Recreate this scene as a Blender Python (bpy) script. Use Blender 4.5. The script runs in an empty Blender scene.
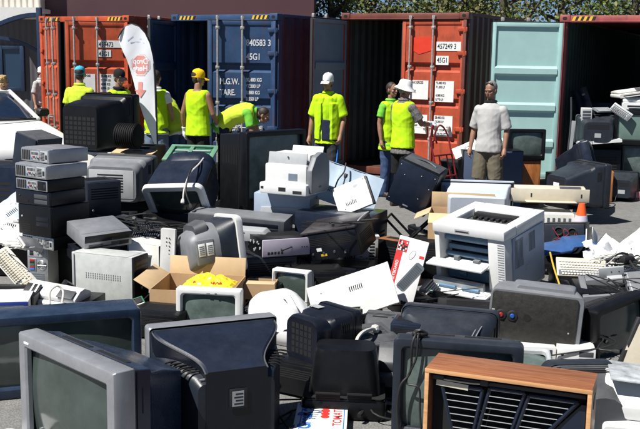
import bpy, bmesh, math, random
from math import sin, cos, pi, radians as R
from mathutils import Vector as V, Matrix, Euler, noise
random.seed(7)
SC = bpy.context.scene
COL = SC.collection
# ------------------------------------------------------------------ camera
F = 950.0; HZ = 58.0; ROLL = 1.0; CAMH = 2.1
PITCH = math.atan((214.5 - HZ) / F)
CR = (Matrix.Rotation(pi/2 - PITCH, 3, 'X') @ Matrix.Rotation(R(ROLL), 3, 'Z'))
CP = V((0, 0, CAMH))
cam = bpy.data.cameras.new('camera'); cam_o = bpy.data.objects.new('camera', cam); COL.objects.link(cam_o)
cam_o.matrix_world = Matrix.Translation(CP) @ CR.to_4x4()
cam.sensor_width = 36; cam.lens = F / 640 * 36; cam.clip_end = 600; cam.clip_start = .05
SC.camera = cam_o
def ray(px, py): return CR @ V(((px - 320) / F, -(py - 214.5) / F, -1))
def at(px, py, Y): d = ray(px, py); return CP + d * (Y / d.y)
def at_z(px, py, z): d = ray(px, py); return CP + d * ((z - CAMH) / d.z)
# ------------------------------------------------------------------ light
W = bpy.data.worlds.new('World'); SC.world = W; W.use_nodes = True
nt = W.node_tree; nt.nodes.clear()
sky = nt.nodes.new('ShaderNodeTexSky'); sky.sky_type = 'NISHITA'; sky.sun_disc = False
bg = nt.nodes.new('ShaderNodeBackground'); wo = nt.nodes.new('ShaderNodeOutputWorld')
nt.links.new(sky.outputs[0], bg.inputs[0]); nt.links.new(bg.outputs[0], wo.inputs[0])
SUN_EL = 56; SUN_V = V((-.80, -.60, 0)).normalized()
SUN = V((SUN_V.x * cos(R(SUN_EL)), SUN_V.y * cos(R(SUN_EL)), sin(R(SUN_EL))))
sky.sun_elevation = R(SUN_EL); sky.sun_rotation = math.atan2(SUN.x, SUN.y)
sky.air_density = .55; sky.dust_density = 0; sky.ozone_density = 5; sky.altitude = 1500
bg.inputs[1].default_value = .05
sl = bpy.data.lights.new('sun', 'SUN'); sl.energy = 5.0; sl.angle = R(.5); sl.color = (1, .965, .91)
so = bpy.data.objects.new('sun', sl); COL.objects.link(so); so.rotation_euler = SUN.to_track_quat('Z', 'Y').to_euler()
vs = SC.view_settings; vs.view_transform = 'Standard'; vs.look = 'None'; vs.gamma = 1; vs.exposure = .66
try: vs.use_curve_mapping = False
except Exception: pass
# ------------------------------------------------------------------ materials
MATS = {}
def mat(name, rgb, rough=.45, var=.25, scale=9, metal=0, bump=.0, dust=0, bscale=120, spec=.5, dustc=(.32, .30, .27), stretch=None, scuff=None):
    """procedural: two noises vary the colour, roughness and relief; dust settles on upward faces"""
    if name in MATS: return MATS[name]
    if scuff is None: scuff = .30 if ('plastic' in name or 'steel' in name) else 0
    m = bpy.data.materials.new(name); m.use_nodes = True; t = m.node_tree; n = t.nodes; L = t.links
    b = n['Principled BSDF']; b.inputs['Metallic'].default_value = metal; b.inputs['Specular IOR Level'].default_value = spec
    tc = n.new('ShaderNodeTexCoord'); src = tc.outputs['Object']
    if stretch:
        mp = n.new('ShaderNodeMapping'); mp.inputs['Scale'].default_value = stretch; L.new(src, mp.inputs[0]); src = mp.outputs[0]
    no = n.new('ShaderNodeTexNoise'); no.inputs['Scale'].default_value = scale; no.inputs['Detail'].default_value = 8; no.inputs['Roughness'].default_value = .65
    L.new(src, no.inputs[0])
    rp = n.new('ShaderNodeValToRGB'); rp.color_ramp.elements[0].position = .3; rp.color_ramp.elements[1].position = .72
    lo = [c * (1 - var) for c in rgb]; hi = [min(1, c * (1 + var * .6)) for c in rgb]
    rp.color_ramp.elements[0].color = (*lo, 1); rp.color_ramp.elements[1].color = (*hi, 1)
    L.new(no.outputs[0], rp.inputs[0]); colr = rp.outputs[0]
    if dust:
        ge = n.new('ShaderNodeNewGeometry'); sx = n.new('ShaderNodeSeparateXYZ'); L.new(ge.outputs['Normal'], sx.inputs[0])
        no2 = n.new('ShaderNodeTexNoise'); no2.inputs['Scale'].default_value = 5; no2.inputs['Detail'].default_value = 10; no2.inputs['Roughness'].default_value = .7; L.new(src, no2.inputs[0])
        m1 = n.new('ShaderNodeMapRange'); m1.inputs[1].default_value = .35; m1.inputs[2].default_value = .95; L.new(sx.outputs[2], m1.inputs[0])
        m2 = n.new('ShaderNodeMapRange'); m2.inputs[1].default_value = .38; m2.inputs[2].default_value = .75; m2.inputs[4].default_value = dust; m2.inputs[3].default_value = dust * .12; L.new(no2.outputs[0], m2.inputs[0])
        mu = n.new('ShaderNodeMath'); mu.operation = 'MULTIPLY'; L.new(m1.outputs[0], mu.inputs[0]); L.new(m2.outputs[0], mu.inputs[1])
        mx = n.new('ShaderNodeMixRGB'); L.new(mu.outputs[0], mx.inputs[0]); L.new(colr, mx.inputs[1]); mx.inputs[2].default_value = (*dustc, 1); colr = mx.outputs[0]
    if scuff:
        mq = n.new('ShaderNodeMapping'); mq.inputs['Scale'].default_value = (3, 11, 7); mq.inputs['Rotation'].default_value = (.5, .9, .6); L.new(tc.outputs['Object'], mq.inputs[0])
        n3 = n.new('ShaderNodeTexNoise'); n3.inputs['Scale'].default_value = 6; n3.inputs['Detail'].default_value = 12; n3.inputs['Roughness'].default_value = .8; L.new(mq.outputs[0], n3.inputs[0])
        r3 = n.new('ShaderNodeMapRange'); r3.inputs[1].default_value = .60; r3.inputs[2].default_value = .74; r3.inputs[4].default_value = scuff; L.new(n3.outputs[0], r3.inputs[0])
        m3 = n.new('ShaderNodeMixRGB'); L.new(r3.outputs[0], m3.inputs[0]); L.new(colr, m3.inputs[1]); lum = sum(rgb)/3; m3.inputs[2].default_value = ((.16, .165, .17, 1) if lum < .1 else (*[c*.45 for c in rgb], 1)); colr = m3.outputs[0]
    L.new(colr, b.inputs['Base Color'])
    mr = n.new('ShaderNodeMapRange'); mr.inputs[3].default_value = max(.03, rough - .12); mr.inputs[4].default_value = min(1, rough + .14); L.new(no.outputs[0], mr.inputs[0]); L.new(mr.outputs[0], b.inputs['Roughness'])
    if bump:
        nb = n.new('ShaderNodeTexNoise'); nb.inputs['Scale'].default_value = bscale; nb.inputs['Detail'].default_value = 4; L.new(src, nb.inputs[0])
        bp = n.new('ShaderNodeBump'); bp.inputs['Strength'].default_value = bump; bp.inputs['Distance'].default_value = .01; L.new(nb.outputs[0], bp.inputs['Height']); L.new(bp.outputs[0], b.inputs['Normal'])
    MATS[name] = m; return m
def wood(name, a, b_, axis='X', scale=1):
    if name in MATS: return MATS[name]
    m = bpy.data.materials.new(name); m.use_nodes = True; t = m.node_tree; n = t.nodes; L = t.links; b = n['Principled BSDF']
    tc = n.new('ShaderNodeTexCoord'); mp = n.new('ShaderNodeMapping')
    mp.inputs['Scale'].default_value = {'X': (1.6*scale, 17*scale, 17*scale), 'Z': (17*scale, 17*scale, 1.6*scale)}[axis]
    L.new(tc.outputs['Object'], mp.inputs[0]); no = n.new('ShaderNodeTexNoise'); no.inputs['Scale'].default_value = 2.2; no.inputs['Detail'].default_value = 9; no.inputs['Distortion'].default_value = 1.6
    L.new(mp.outputs[0], no.inputs[0]); rp = n.new('ShaderNodeValToRGB'); rp.color_ramp.elements[0].position = .32; rp.color_ramp.elements[1].position = .68
    rp.color_ramp.elements[0].color = (*a, 1); rp.color_ramp.elements[1].color = (*b_, 1); L.new(no.outputs[0], rp.inputs[0]); L.new(rp.outputs[0], b.inputs['Base Color'])
    b.inputs['Roughness'].default_value = .42; bp = n.new('ShaderNodeBump'); bp.inputs['Strength'].default_value = .12; L.new(no.outputs[0], bp.inputs['Height']); L.new(bp.outputs[0], b.inputs['Normal'])
    MATS[name] = m; return m
BLK = mat('black plastic', (.0040, .0044, .0058), .38, .3, dust=.014, bump=.05, spec=.32, scuff=.06)
BLK2 = mat('satin black plastic', (.0060, .0080, .0145), .32, .3, dust=.025, bump=.04, spec=.38, scuff=.08)  # slight blue of the base stands in for sky sheen on black shells
NAVY = mat('sky tinted black plastic', (.0105, .0160, .031), .30, .3, dust=.03, bump=.03, spec=.42, scuff=.10)  # black shells with the sky's reflection mixed into the base colour
SKYBLK2 = mat('sky sheen black plastic', (.015, .029, .058), .26, .3, dust=.10, bump=.03, spec=.5, scuff=.14, dustc=(.25, .30, .38))  # sky reflected on black sets, painted as blue base and bluish top dust
CHAR = mat('charcoal plastic', (.017, .022, .032), .36, .25, dust=.06, bump=.06, spec=.4, scuff=.14)
DGRY = mat('dark grey plastic', (.055, .060, .068), .5, .2, dust=.2, bump=.05)
GREY = mat('grey plastic', (.16, .17, .185), .5, .15, dust=.15, bump=.04)
LGRY = mat('light grey plastic', (.36, .375, .385), .5, .1, bump=.03)
BLUEG = mat('blue grey plastic', (.30, .36, .45), .5, .1, bump=.03)
SILV = mat('silver plastic', (.32, .33, .35), .36, .15, metal=.45, bump=.02)
STEEL = mat('galvanised steel', (.46, .47, .48), .38, .18, scale=22, metal=.75)
WHITE = mat('white plastic', (.66, .67, .66), .45, .07, bump=.02)
OFFW = mat('off white plastic', (.62, .61, .56), .5, .09, bump=.02)
BEIGE = mat('yellowed beige plastic', (.55, .50, .39), .5, .12, bump=.02)
PANELW = mat('dusty white painted steel', (.46, .48, .46), .5, .13, scale=16)
HOLE = mat('deep black interior', (.004, .004, .005), .8, .1)
SCRN = mat('grey green crt glass', (.050, .068, .062), .08, .4, scale=3, spec=.6, scuff=.25)
SCRN2 = mat('dull green crt glass', (.10, .135, .125), .22, .5, scale=5, scuff=.2)
CARD = mat('brown cardboard', (.46, .30, .16), .85, .14, scale=6, bump=.05)
CARDD = mat('pale cardboard inside', (.56, .40, .23), .85, .12, scale=6, bump=.05)
PAPER = mat('white printed card', (.80, .80, .79), .6, .04)
PRED = mat('red print', (.62, .035, .03), .5, .1)
PBLU = mat('blue print', (.03, .17, .55), .5, .15)
PBLK = mat('black print', (.015, .015, .016), .55, .2)
PGRY = mat('grey print', (.10, .12, .14), .55, .2)
CABLE = mat('black rubber', (.014, .014, .015), .55, .2)
CABLEW = mat('grey cable sheath', (.55, .54, .50), .5, .1)
PCB = mat('green circuit board', (.03, .16, .09), .45, .35, scale=40)
BRASSC = mat('copper yellow contacts', (.5, .33, .10), .35, .2, metal=.8)
RUBY = mat('red knob plastic', (.36, .02, .02), .35, .1)
BLUEK = mat('blue knob plastic', (.02, .09, .40), .35, .1)
TONER = mat('steel blue toner plastic', (.10, .19, .29), .4, .2)
LAV = mat('lavender grey panel', (.40, .36, .44), .45, .08)
WALN = wood('walnut veneer', (.19, .07, .03), (.31, .125, .055), 'X')
TEAK = wood('orange teak veneer', (.24, .075, .02), (.44, .17, .05), 'Z')
EDGE = wood('raw chipboard edge', (.45, .23, .10), (.6, .33, .15), 'X')
MARB = mat('scuffed pale panel', (.42, .45, .47), .35, .5, scale=14)
# ------------------------------------------------------------------ mesh builder
def rrect(w, h, r, n=4, cx=0, cz=0):
    r = max(1e-4, min(r, w/2*.98, h/2*.98)); P = []
    for (sx, sz, a0) in ((1, 1, 0), (-1, 1, pi/2), (-1, -1, pi), (1, -1, 3*pi/2)):
        for i in range(n + 1):
            a = a0 + pi/2 * i / n; P.append((cx + sx*(w/2 - r) + r*cos(a), cz + sz*(h/2 - r) + r*sin(a)))
    return P
def crom(pts, k=6):
    P = [V(p) for p in pts]
    if len(P) < 3: return P
    out = []
    for i in range(len(P) - 1):
        a, b, c, d = P[max(0, i-1)], P[i], P[i+1], P[min(len(P)-1, i+2)]
        for j in range(k):
            t = j / k; out.append(.5*((2*b) + (c-a)*t + (2*a-5*b+4*c-d)*t*t + (3*b-a-3*c+d)*t**3))
    return out + [P[-1]]
class MB:
    def __init__(s): s.bm = bmesh.new()
    def add(s, b2, M=None):
        if M is not None: bmesh.ops.transform(b2, matrix=M, verts=b2.verts)
        me = bpy.data.meshes.new('t'); b2.to_mesh(me); b2.free(); s.bm.from_mesh(me); bpy.data.meshes.remove(me); return s
    def box(s, cx, cy, cz, sx, sy, sz, bev=0, rot=None, seg=2, shape=None):
        b = bmesh.new(); bmesh.ops.create_cube(b, size=1)
        for v in b.verts: v.co = V((v.co.x*sx, v.co.y*sy, v.co.z*sz))
        if shape:
            for v in b.verts: v.co = V(shape(v.co))
        if bev: bmesh.ops.bevel(b, geom=list(b.edges), offset=min(bev, .45*min(sx, sy, sz)), segments=seg, affect='EDGES', profile=.5)
        M = Matrix.Translation((cx, cy, cz))
        if rot: M = M @ Euler([R(a) for a in rot]).to_matrix().to_4x4()
        return s.add(b, M)
    def b2(s, x0, x1, y0, y1, z0, z1, bev=0, **k): return s.box((x0+x1)/2, (y0+y1)/2, (z0+z1)/2, x1-x0, y1-y0, z1-z0, bev, **k)
    def loft(s, rings, cap0=True, cap1=True, closed=True):
        b = bmesh.new(); vv = [[b.verts.new(p) for p in r] for r in rings]; n = len(vv[0])
        for i in range(len(vv) - 1):
            for j in range(n if closed else n - 1):
                k = (j + 1) % n
                try: b.faces.new((vv[i][j], vv[i][k], vv[i+1][k], vv[i+1][j]))
                except ValueError: pass
        if cap0: b.faces.new(list(reversed(vv[0])))
        if cap1: b.faces.new(vv[-1])
        bmesh.ops.recalc_face_normals(b, faces=b.faces) if (cap0 and cap1) else None
        return s.add(b)
    def hull(s, secs, n=4, **k):   # (y, w, h, zc, r[, xc])
        return s.loft([[(x, q[0], z) for x, z in rrect(q[1], q[2], q[4], n, q[5] if len(q) > 5 else 0, q[3])] for q in secs], **k)
    def prism(s, pts, a, b_, axis='Y', bev=0):
        f = {'Y': lambda p, t: (p[0], t, p[1]), 'X': lambda p, t: (t, p[0], p[1]), 'Z': lambda p, t: (p[0], p[1], t)}[axis]
        b = bmesh.new(); A = [b.verts.new(f(p, a)) for p in pts]; B = [b.verts.new(f(p, b_)) for p in pts]; n = len(pts)
        b.faces.new(A); b.faces.new(list(reversed(B)))
        for i in range(n): b.faces.new((A[i], B[i], B[(i+1) % n], A[(i+1) % n]))
        bmesh.ops.recalc_face_normals(b, faces=b.faces)
        if bev: bmesh.ops.bevel(b, geom=list(b.edges), offset=bev, segments=2, affect='EDGES', profile=.5)
        return s.add(b)
    def tube(s, pts, r, n=7, smooth=6, cap=True, flat=1):
        P = crom(pts, smooth) if smooth else [V(p) for p in pts]
        rr = r if isinstance(r, (list, tuple)) else None; rings = []; up = V((0, 0, 1)); prev = None
        for i, p in enumerate(P):
            t = (P[min(i+1, len(P)-1)] - P[max(i-1, 0)])
            t = t.normalized() if t.length > 1e-9 else V((0, 0, 1))
            if prev is None:
                a = t.orthogonal().normalized() if abs(t.z) > .95 else t.cross(up).normalized()
            else:
                a = (prev - t * prev.dot(t)); a = a.normalized() if a.length > 1e-6 else t.orthogonal().normalized()
            prev = a; c = t.cross(a); q = r
            if rr:
                u = i / max(1, len(P)-1) * (len(rr)-1); k = min(int(u), len(rr)-2); q = rr[k] + (rr[k+1]-rr[k])*(u-k)
            rings.append([p + a*(q*cos(2*pi*j/n)) + c*(q*flat*sin(2*pi*j/n)) for j in range(n)])
        return s.loft(rings, cap, cap)
    def cyl(s, p0, p1, r0, r1=None, n=16): return s.tube([p0, p1], [r0, r0 if r1 is None else r1], n, 0)
    def lathe(s, prof, c=(0, 0, 0), n=24, M=None):
        b = MB(); b.loft([[(c[0] + r*cos(2*pi*j/n), c[1] + r*sin(2*pi*j/n), c[2] + z) for j in range(n)] for r, z in prof]); return s.add(b.bm, M)
    def ell(s, c, r, rot=None, u=16, v=10):
        b = bmesh.new(); bmesh.ops.create_uvsphere(b, u_segments=u, v_segments=v, radius=1)
        M = Matrix.Translation(c) @ (Euler([R(a) for a in rot]).to_matrix().to_4x4() if rot else Matrix.Identity(4)) @ Matrix.Diagonal((*r, 1))
        return s.add(b, M)
    def poly(s, pts):
        b = bmesh.new(); b.faces.new([b.verts.new(p) for p in pts]); return s.add(b)
    def build(s, name, m, parent=None, ang=38, M=None):
        me = bpy.data.meshes.new(name)
        if M is not None: bmesh.ops.transform(s.bm, matrix=M, verts=s.bm.verts)
        s.bm.to_mesh(me); s.bm.free()
        me.polygons.foreach_set('use_smooth', [True]*len(me.polygons)); me.set_sharp_from_angle(angle=R(ang))
        for q in (m if isinstance(m, (list, tuple)) else [m]): me.materials.append(q)
        o = bpy.data.objects.new(name, me); COL.objects.link(o); o.parent = parent; return o
def thing(name, label, cat, group=None):
    o = bpy.data.objects.new(name, None); COL.objects.link(o); o['label'] = label; o['category'] = cat; o.empty_display_size = .1
    if group: o['group'] = group
    return o
def tag(o, label, cat, group=None):
    o['label'] = label; o['category'] = cat
    if group: o['group'] = group
    return o
def struct(o): o['kind'] = 'structure'; return o
def put(o, px, py, anchor=(0, 0, 0), z=None, Y=None, yaw=0, pitch=0, roll=0, s=1):
    """place a thing so that its local point ANCHOR stands where the photo shows it: at height z or at distance Y"""
    o.rotation_euler = (R(pitch), R(roll), R(yaw)); o.scale = (s, s, s)
    p = at(px, py, Y) if Y is not None else at_z(px, py, z)
    o.location = p - o.rotation_euler.to_matrix() @ (V(anchor) * s); return o
def text(name, body, size, m, parent, loc, rot=(90, 0, 0), mirror=False, sx=1, align='LEFT', bold=0, ext=.001):
    cu = bpy.data.curves.new(name, 'FONT'); cu.body = body; cu.size = size; cu.align_x = align; cu.extrude = ext; cu.offset = bold
    t = bpy.data.objects.new('t', cu); COL.objects.link(t); dg = bpy.context.evaluated_depsgraph_get()
    me = bpy.data.meshes.new_from_object(t.evaluated_get(dg)); bpy.data.objects.remove(t); bpy.data.curves.remove(cu)
    me.name = name; me.materials.clear(); me.materials.append(m)
    for v in me.vertices: v.co.x *= sx * (-1 if mirror else 1)
    if mirror: me.flip_normals()
    o = bpy.data.objects.new(name, me); COL.objects.link(o); o.parent = parent; o.location = loc; o.rotation_euler = [R(a) for a in rot]; return o
# ================================================================== SETTING
def asphalt():
    m = bpy.data.materials.new('worn asphalt'); m.use_nodes = True; t = m.node_tree; n = t.nodes; L = t.links; b = n['Principled BSDF']
    tc = n.new('ShaderNodeTexCoord')
    def noi(s, d=6, r=.6):
        q = n.new('ShaderNodeTexNoise'); q.inputs['Scale'].default_value = s; q.inputs['Detail'].default_value = d; q.inputs['Roughness'].default_value = r; L.new(tc.outputs['Object'], q.inputs[0]); return q
    a, c, e = noi(.7, 8), noi(90, 3), noi(9, 6, .7)
    r1 = n.new('ShaderNodeValToRGB'); r1.color_ramp.elements[0].color = (.138, .136, .131, 1); r1.color_ramp.elements[1].color = (.23, .226, .217, 1); L.new(a.outputs[0], r1.inputs[0])
    r2 = n.new('ShaderNodeValToRGB'); r2.color_ramp.elements[0].position = .38; r2.color_ramp.elements[1].position = .66; r2.color_ramp.elements[0].color = (.62, .62, .62, 1); r2.color_ramp.elements[1].color = (1.25, 1.25, 1.25, 1); L.new(c.outputs[0], r2.inputs[0])
    r3 = n.new('ShaderNodeValToRGB'); r3.color_ramp.elements[0].position = .3; r3.color_ramp.elements[1].position = .6; r3.color_ramp.elements[0].color = (.7, .7, .7, 1); r3.color_ramp.elements[1].color = (1.05, 1.05, 1.05, 1); L.new(e.outputs[0], r3.inputs[0])
    x = n.new('ShaderNodeMixRGB'); x.blend_type = 'MULTIPLY'; x.inputs[0].default_value = 1; L.new(r1.outputs[0], x.inputs[1]); L.new(r2.outputs[0], x.inputs[2])
    y = n.new('ShaderNodeMixRGB'); y.blend_type = 'MULTIPLY'; y.inputs[0].default_value = 1; L.new(x.outputs[0], y.inputs[1]); L.new(r3.outputs[0], y.inputs[2])
    L.new(y.outputs[0], b.inputs['Base Color']); b.inputs['Roughness'].default_value = .9
    bp = n.new('ShaderNodeBump'); bp.inputs['Strength'].default_value = .35; bp.inputs['Distance'].default_value = .01; L.new(c.outputs[0], bp.inputs['Height']); L.new(bp.outputs[0], b.inputs['Normal'])
    return m
g = MB(); g.poly([(-260, -60, 0), (260, -60, 0), (260, 420, 0), (-260, 420, 0)]); struct(g.build('ground', asphalt()))

def corrug(L0, period=.278, dep=.036, off=0):
    """trapezoid sheet profile along a length: (along, depth)"""
    P = []; k = 0
    while k * period < L0 - 1e-6:
        for u, d in ((0, 0), (.26, 0), (.5, 1), (.76, 1)):
            q = k*period + u*period
            if q <= L0: P.append((q, off + d*dep))
        k += 1
    P.append((L0, off)); return P
def sheet(mb, prof, z0, z1, fn, th=.006):
    """a folded sheet with real thickness; fn maps (along, depth, z) to a point"""
    a = [fn(u, d, z0) for u, d in prof] + [fn(u, d + th, z0) for u, d in reversed(prof)]
    b = [fn(u, d, z1) for u, d in prof] + [fn(u, d + th, z1) for u, d in reversed(prof)]
    mb.loft([a, b])
CW, CH = 2.44, 2.9
YEL = mat('hazard yellow paint', (.72, .45, .03), .5, .2); RODM = mat('worn zinc rod', (.42, .40, .37), .45, .3, scale=30, metal=.4)
GASK = mat('rubber door gasket', (.012, .012, .013), .7, .2)
PLYF = mat('worn plywood floor', (.06, .042, .03), .8, .3)
def paint(name, rgb, rust=.3):
    m = mat(name, rgb, .5, .34, scale=3.0, scuff=.14, bump=.10, bscale=5)
    if name + ' r' not in MATS:
        MATS[name + ' r'] = m; t = m.node_tree; n = t.nodes; L = t.links; b = n['Principled BSDF']
        src = b.inputs['Base Color'].links[0].from_socket
        tc = n.new('ShaderNodeTexCoord'); no = n.new('ShaderNodeTexNoise'); no.inputs['Scale'].default_value = 3; no.inputs['Detail'].default_value = 12; no.inputs['Roughness'].default_value = .75; mp = n.new('ShaderNodeMapping'); mp.inputs['Scale'].default_value = (2.4, 2.4, .55); L.new(tc.outputs['Object'], mp.inputs[0]); L.new(mp.outputs[0], no.inputs[0])
        rp = n.new('ShaderNodeValToRGB'); rp.color_ramp.elements[0].position = .575 - rust*.13; rp.color_ramp.elements[1].position = .74; L.new(no.outputs[0], rp.inputs[0])
        mx = n.new('ShaderNodeMixRGB'); mx.inputs[2].default_value = (.10, .035, .018, 1); L.new(rp.outputs[0], mx.inputs[0]); L.new(src, mx.inputs[1]); L.new(mx.outputs[0], b.inputs['Base Color'])
    return m
DW, DH, DZ0 = 1.17, 2.60, .16
GROOVES = (.80, 1.41, 2.02)
def make_door(root, side, ang, outer, inner, letters):
    """side -1: hinged on the post at -x; the mesh origin is the hinge"""
    prof = [(0, 0)]
    for gq in GROOVES:
        for z, y in ((gq-.085, 0), (gq-.045, .05), (gq+.045, .05), (gq+.085, 0)): prof.append((z, y))
    prof.append((DH, 0)); e = -side            # +1: extends to +x from the hinge
    X0, X1 = .07, DW - .06
    mb = MB()
    pts = [(y, DH - z) for z, y in prof]; back = [(y + .012, DH - z) for z, y in reversed(prof)]
    mb.prism([(p[0] + .004, p[1]) for p in pts + back], e*X0, e*X1, 'X')
    d = mb.build('door', outer, root, 25)
    mi = MB(); mi.prism([(p[0] + .0195, p[1]) for p in pts] + [(p[0] + .024, p[1]) for p in reversed(pts)], e*X0, e*X1, 'X'); mi.build('inner_skin', inner, d, 25)
    fr = MB()
    for a, b in ((0, .075), (DW - .065, DW)): fr.b2(min(e*a, e*b), max(e*a, e*b), -.012, .055, 0, DH, .006)
    fr.b2(min(e*.075, e*(DW-.065)), max(e*.075, e*(DW-.065)), -.010, .053, DH-.07, DH+.001, .005); fr.b2(min(e*.075, e*(DW-.065)), max(e*.075, e*(DW-.065)), -.010, .053, -.001, .08, .005)
    fr.build('door_frame', outer, d)
    fi = MB()
    for a, b, z0, z1 in ((.012, .068, .004, DH-.004), (DW-.06, DW-.014, .004, DH-.004), (.07, DW-.062, DH-.066, DH-.004), (.07, DW-.062, .004, .076)): fi.b2(min(e*a, e*b), max(e*a, e*b), .0545, .058, z0, z1, .001)
    fi.build('inner_frame', inner, d)
    ga = MB(); ga.b2(min(e*DW, e*(DW+.02)), max(e*DW, e*(DW+.02)), .0, .05, 0, DH, .004); ga.b2(min(0, e*DW), max(0, e*DW), .0, .05, DH+.002, DH+.02, .004); ga.build('gasket', GASK, d)
    for xr in (DW-.17, DW-.60):
        r = MB(); r.cyl((e*xr, -.065, -.06), (e*xr, -.065, DH+.09), .0185, n=10)
        for z in (.02, .55, 1.19, 1.80, DH-.12):
            r.box(e*xr, -.035, z, .075, .06, .06, .008); r.box(e*xr, -.073, z, .055, .03, .045, .008)
        r.box(e*xr, -.05, DH+.05, .06, .05, .07, .01); r.box(e*xr, -.05, -.04, .06, .05, .07, .01)
        r.tube([(e*xr, -.085, .76), (e*(xr-.10), -.09, .755), (e*(xr-.34), -.085, .75)], .011, 6, 3); r.box(e*(xr-.34), -.05, .75, .05, .08, .09, .008)
        r.build('locking_rod', RODM, d)
    for z in (.18, .75, 1.40, 2.05, 2.45):
        h = MB(); h.box(e*.045, -.025, z, .17, .035, .075, .008); h.cyl((0, -.03, z-.05), (0, -.03, z+.05), .02, n=8); h.build('hinge', outer, d)
    for kind, x, z, w, h, body, size in letters:    # x from the door's left edge as one faces it, z from the top
        xx = x if e > 0 else x - DW
        if kind == 'plate':
            q = MB(); q.b2(xx, xx+w, -.005, .004, DH-z-h, DH-z, 0); pl = q.build('lettering_plate', PLATE, d)
            for k, line in enumerate(body): text('lettering', line, size, PBLK, pl, (xx+.02, -.0062, DH-z-size*.95-k*size*1.28), ext=.0004, bold=.002, sx=.74)
        elif kind == 'patch':
            q = MB(); q.prism([(xx, DH-z-h*.8), (xx+w*.3, DH-z-h), (xx+w, DH-z-h*.75), (xx+w, DH-z), (xx, DH-z-.01)], -.003, .004, 'Y'); q.build('fresh_paint_patch', body, d)
        else:
            for k, line in enumerate(body): text('lettering', line, size, WLET, d, (xx, -.001, DH-z-size*.9-k*size*1.3), ext=.0006, bold=.003, sx=.74)
    d.location = (side*(CW/2 - .055), .03, DZ0); d.rotation_euler = (0, 0, R(ang if side > 0 else -ang)); return d
PLATE = mat('white vinyl plate', (.72, .72, .70), .5, .08); WLET = mat('white stencil paint', (.66, .68, .70), .55, .2, scale=30)
def container(label, outer, inner, trim, length, al, ar, lets_l, lets_r, hazard=True, roofc=None, skin=None):
    root = thing('shipping_container', label, 'shipping container', 'open shipping containers behind the pile')
    Lh = length; hw = CW/2
    for s in (-1, 1):
        w = MB(); pr = corrug(Lh - .32)
        sheet(w, pr, .16, CH-.06, lambda u, d, z, s=s: (s*(hw - .008 - d), .16 + u, z)); w.build('side_wall', BLUESHADE if outer is BLUE else RUST if outer is RED2 else outer, root, 25)  # blue and faded red side walls painted darker to stand in for shade
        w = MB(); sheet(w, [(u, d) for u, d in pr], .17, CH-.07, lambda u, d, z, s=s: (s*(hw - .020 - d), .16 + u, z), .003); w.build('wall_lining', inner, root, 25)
        p = MB(); p.b2(s*hw - (.12 if s > 0 else 0), s*hw + (.12 if s < 0 else 0), .05, .16, .12, CH-.12, .01); p.b2(s*(hw-.06)-.03, s*(hw-.06)+.03, -.01, .05, .12, CH-.13, .006); p.build('corner_post', trim, root)
        for z in (0, CH-.12):
            c = MB(); x0 = s*hw - (.17 if s > 0 else 0); zc = z + .06
            c.b2(x0, x0+.17, .0, .18, z, z+.12, .012)
            cc = c.build('corner_casting', trim, root); q = MB(); q.hull([(-.003, .075, .05, zc, .024, x0+.085), (.02, .075, .05, zc, .024, x0+.085)], cap0=True); q.build('casting_hole', HOLE, cc)
            c = MB(); c.b2(x0, x0+.17, Lh-.18, Lh, z, z+.12, .012); c.build('corner_casting', trim, root)
        b = MB(); b.b2(s*hw-(.09 if s > 0 else 0), s*hw+(.09 if s < 0 else 0), .18, Lh-.18, .02, .158, .008); b.b2(s*hw-(.07 if s > 0 else 0), s*hw+(.07 if s < 0 else 0), .18, Lh-.18, CH-.062, CH-.004, .006); b.build('side_rail', trim, root)
    h = MB(); h.b2(-hw+.17, hw-.17, .012, .13, CH-.13, CH-.012, .01); h.b2(-hw+.17, hw-.17, -.012, .012, CH-.115, CH-.10, .003); hd = h.build('header_beam', trim, root)
    if hazard:
        for x0 in (-hw+.20, hw-.56):
            for cm, off in ((YEL, 0), (PBLK, .045)):
                q = MB()
                for k in range(4): a = x0 + k*.09 + off; q.prism([(a, CH-.098), (a+.045, CH-.098), (a+.075, CH-.03), (a+.03, CH-.03)], .006, .014, 'Y')
                q.build('hazard_marking', cm, hd)
    s_ = MB(); s_.b2(-hw+.17, hw-.17, .0, .13, .02, .15, .01); s_.build('door_sill', trim, root)
    r = MB(); sheet(r, corrug(Lh-.2, .21, .02), -hw+.06, hw-.06, lambda u, d, z: (z, .1+u, CH-.045+d)); r.build('roof', roofc or outer, root, 25)
    f = MB(); f.b2(-hw+.09, hw-.09, .13, Lh-.12, .11, .155, 0); f.build('floor', PLYF, root)
    e_ = MB(); sheet(e_, corrug(CW-.2), .16, CH-.06, lambda u, d, z: (-hw+.1+u, Lh-.10+d, z)); e_.build('end_wall', outer, root, 25)
    make_door(root, -1, al, outer, skin or inner, lets_l); make_door(root, 1, ar, outer, skin or inner, lets_r); return root
RED = paint('orange red container paint', (.46, .072, .020)); RED2 = paint('faded red container paint', (.42, .064, .024)); RUST = paint('rusty brown red paint', (.15, .040, .026), .6)
BLUE = paint('deep blue container paint', (.022, .060, .145), .35); BLUESHADE = paint('shade darkened blue paint', (.022, .026, .065), .4); TEAL = paint('pale teal container paint', (.27, .47, .46), .05)  # the darkest blue is the side wall paint with its shade included
INGR = paint('shade darkened grey lining', (.075, .09, .09), .5); INTEAL = paint('shade darkened teal lining', (.035, .075, .075), .3); MAR = paint('plum red container paint', (.33, .075, .07), .2)  # grey and teal linings darkened, shade inside the containers put into the colour
TEALD = mat('pale teal door paint', (.34, .53, .51), .5, .08, scale=3); OBLU = mat('blue grey door lining', (.17, .25, .31), .5, .15, scale=3); REDP = mat('fresh red paint', (.62, .04, .015), .4, .06); OBL = paint('blue grey weathered paint', (.15, .22, .30), .3)
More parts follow.
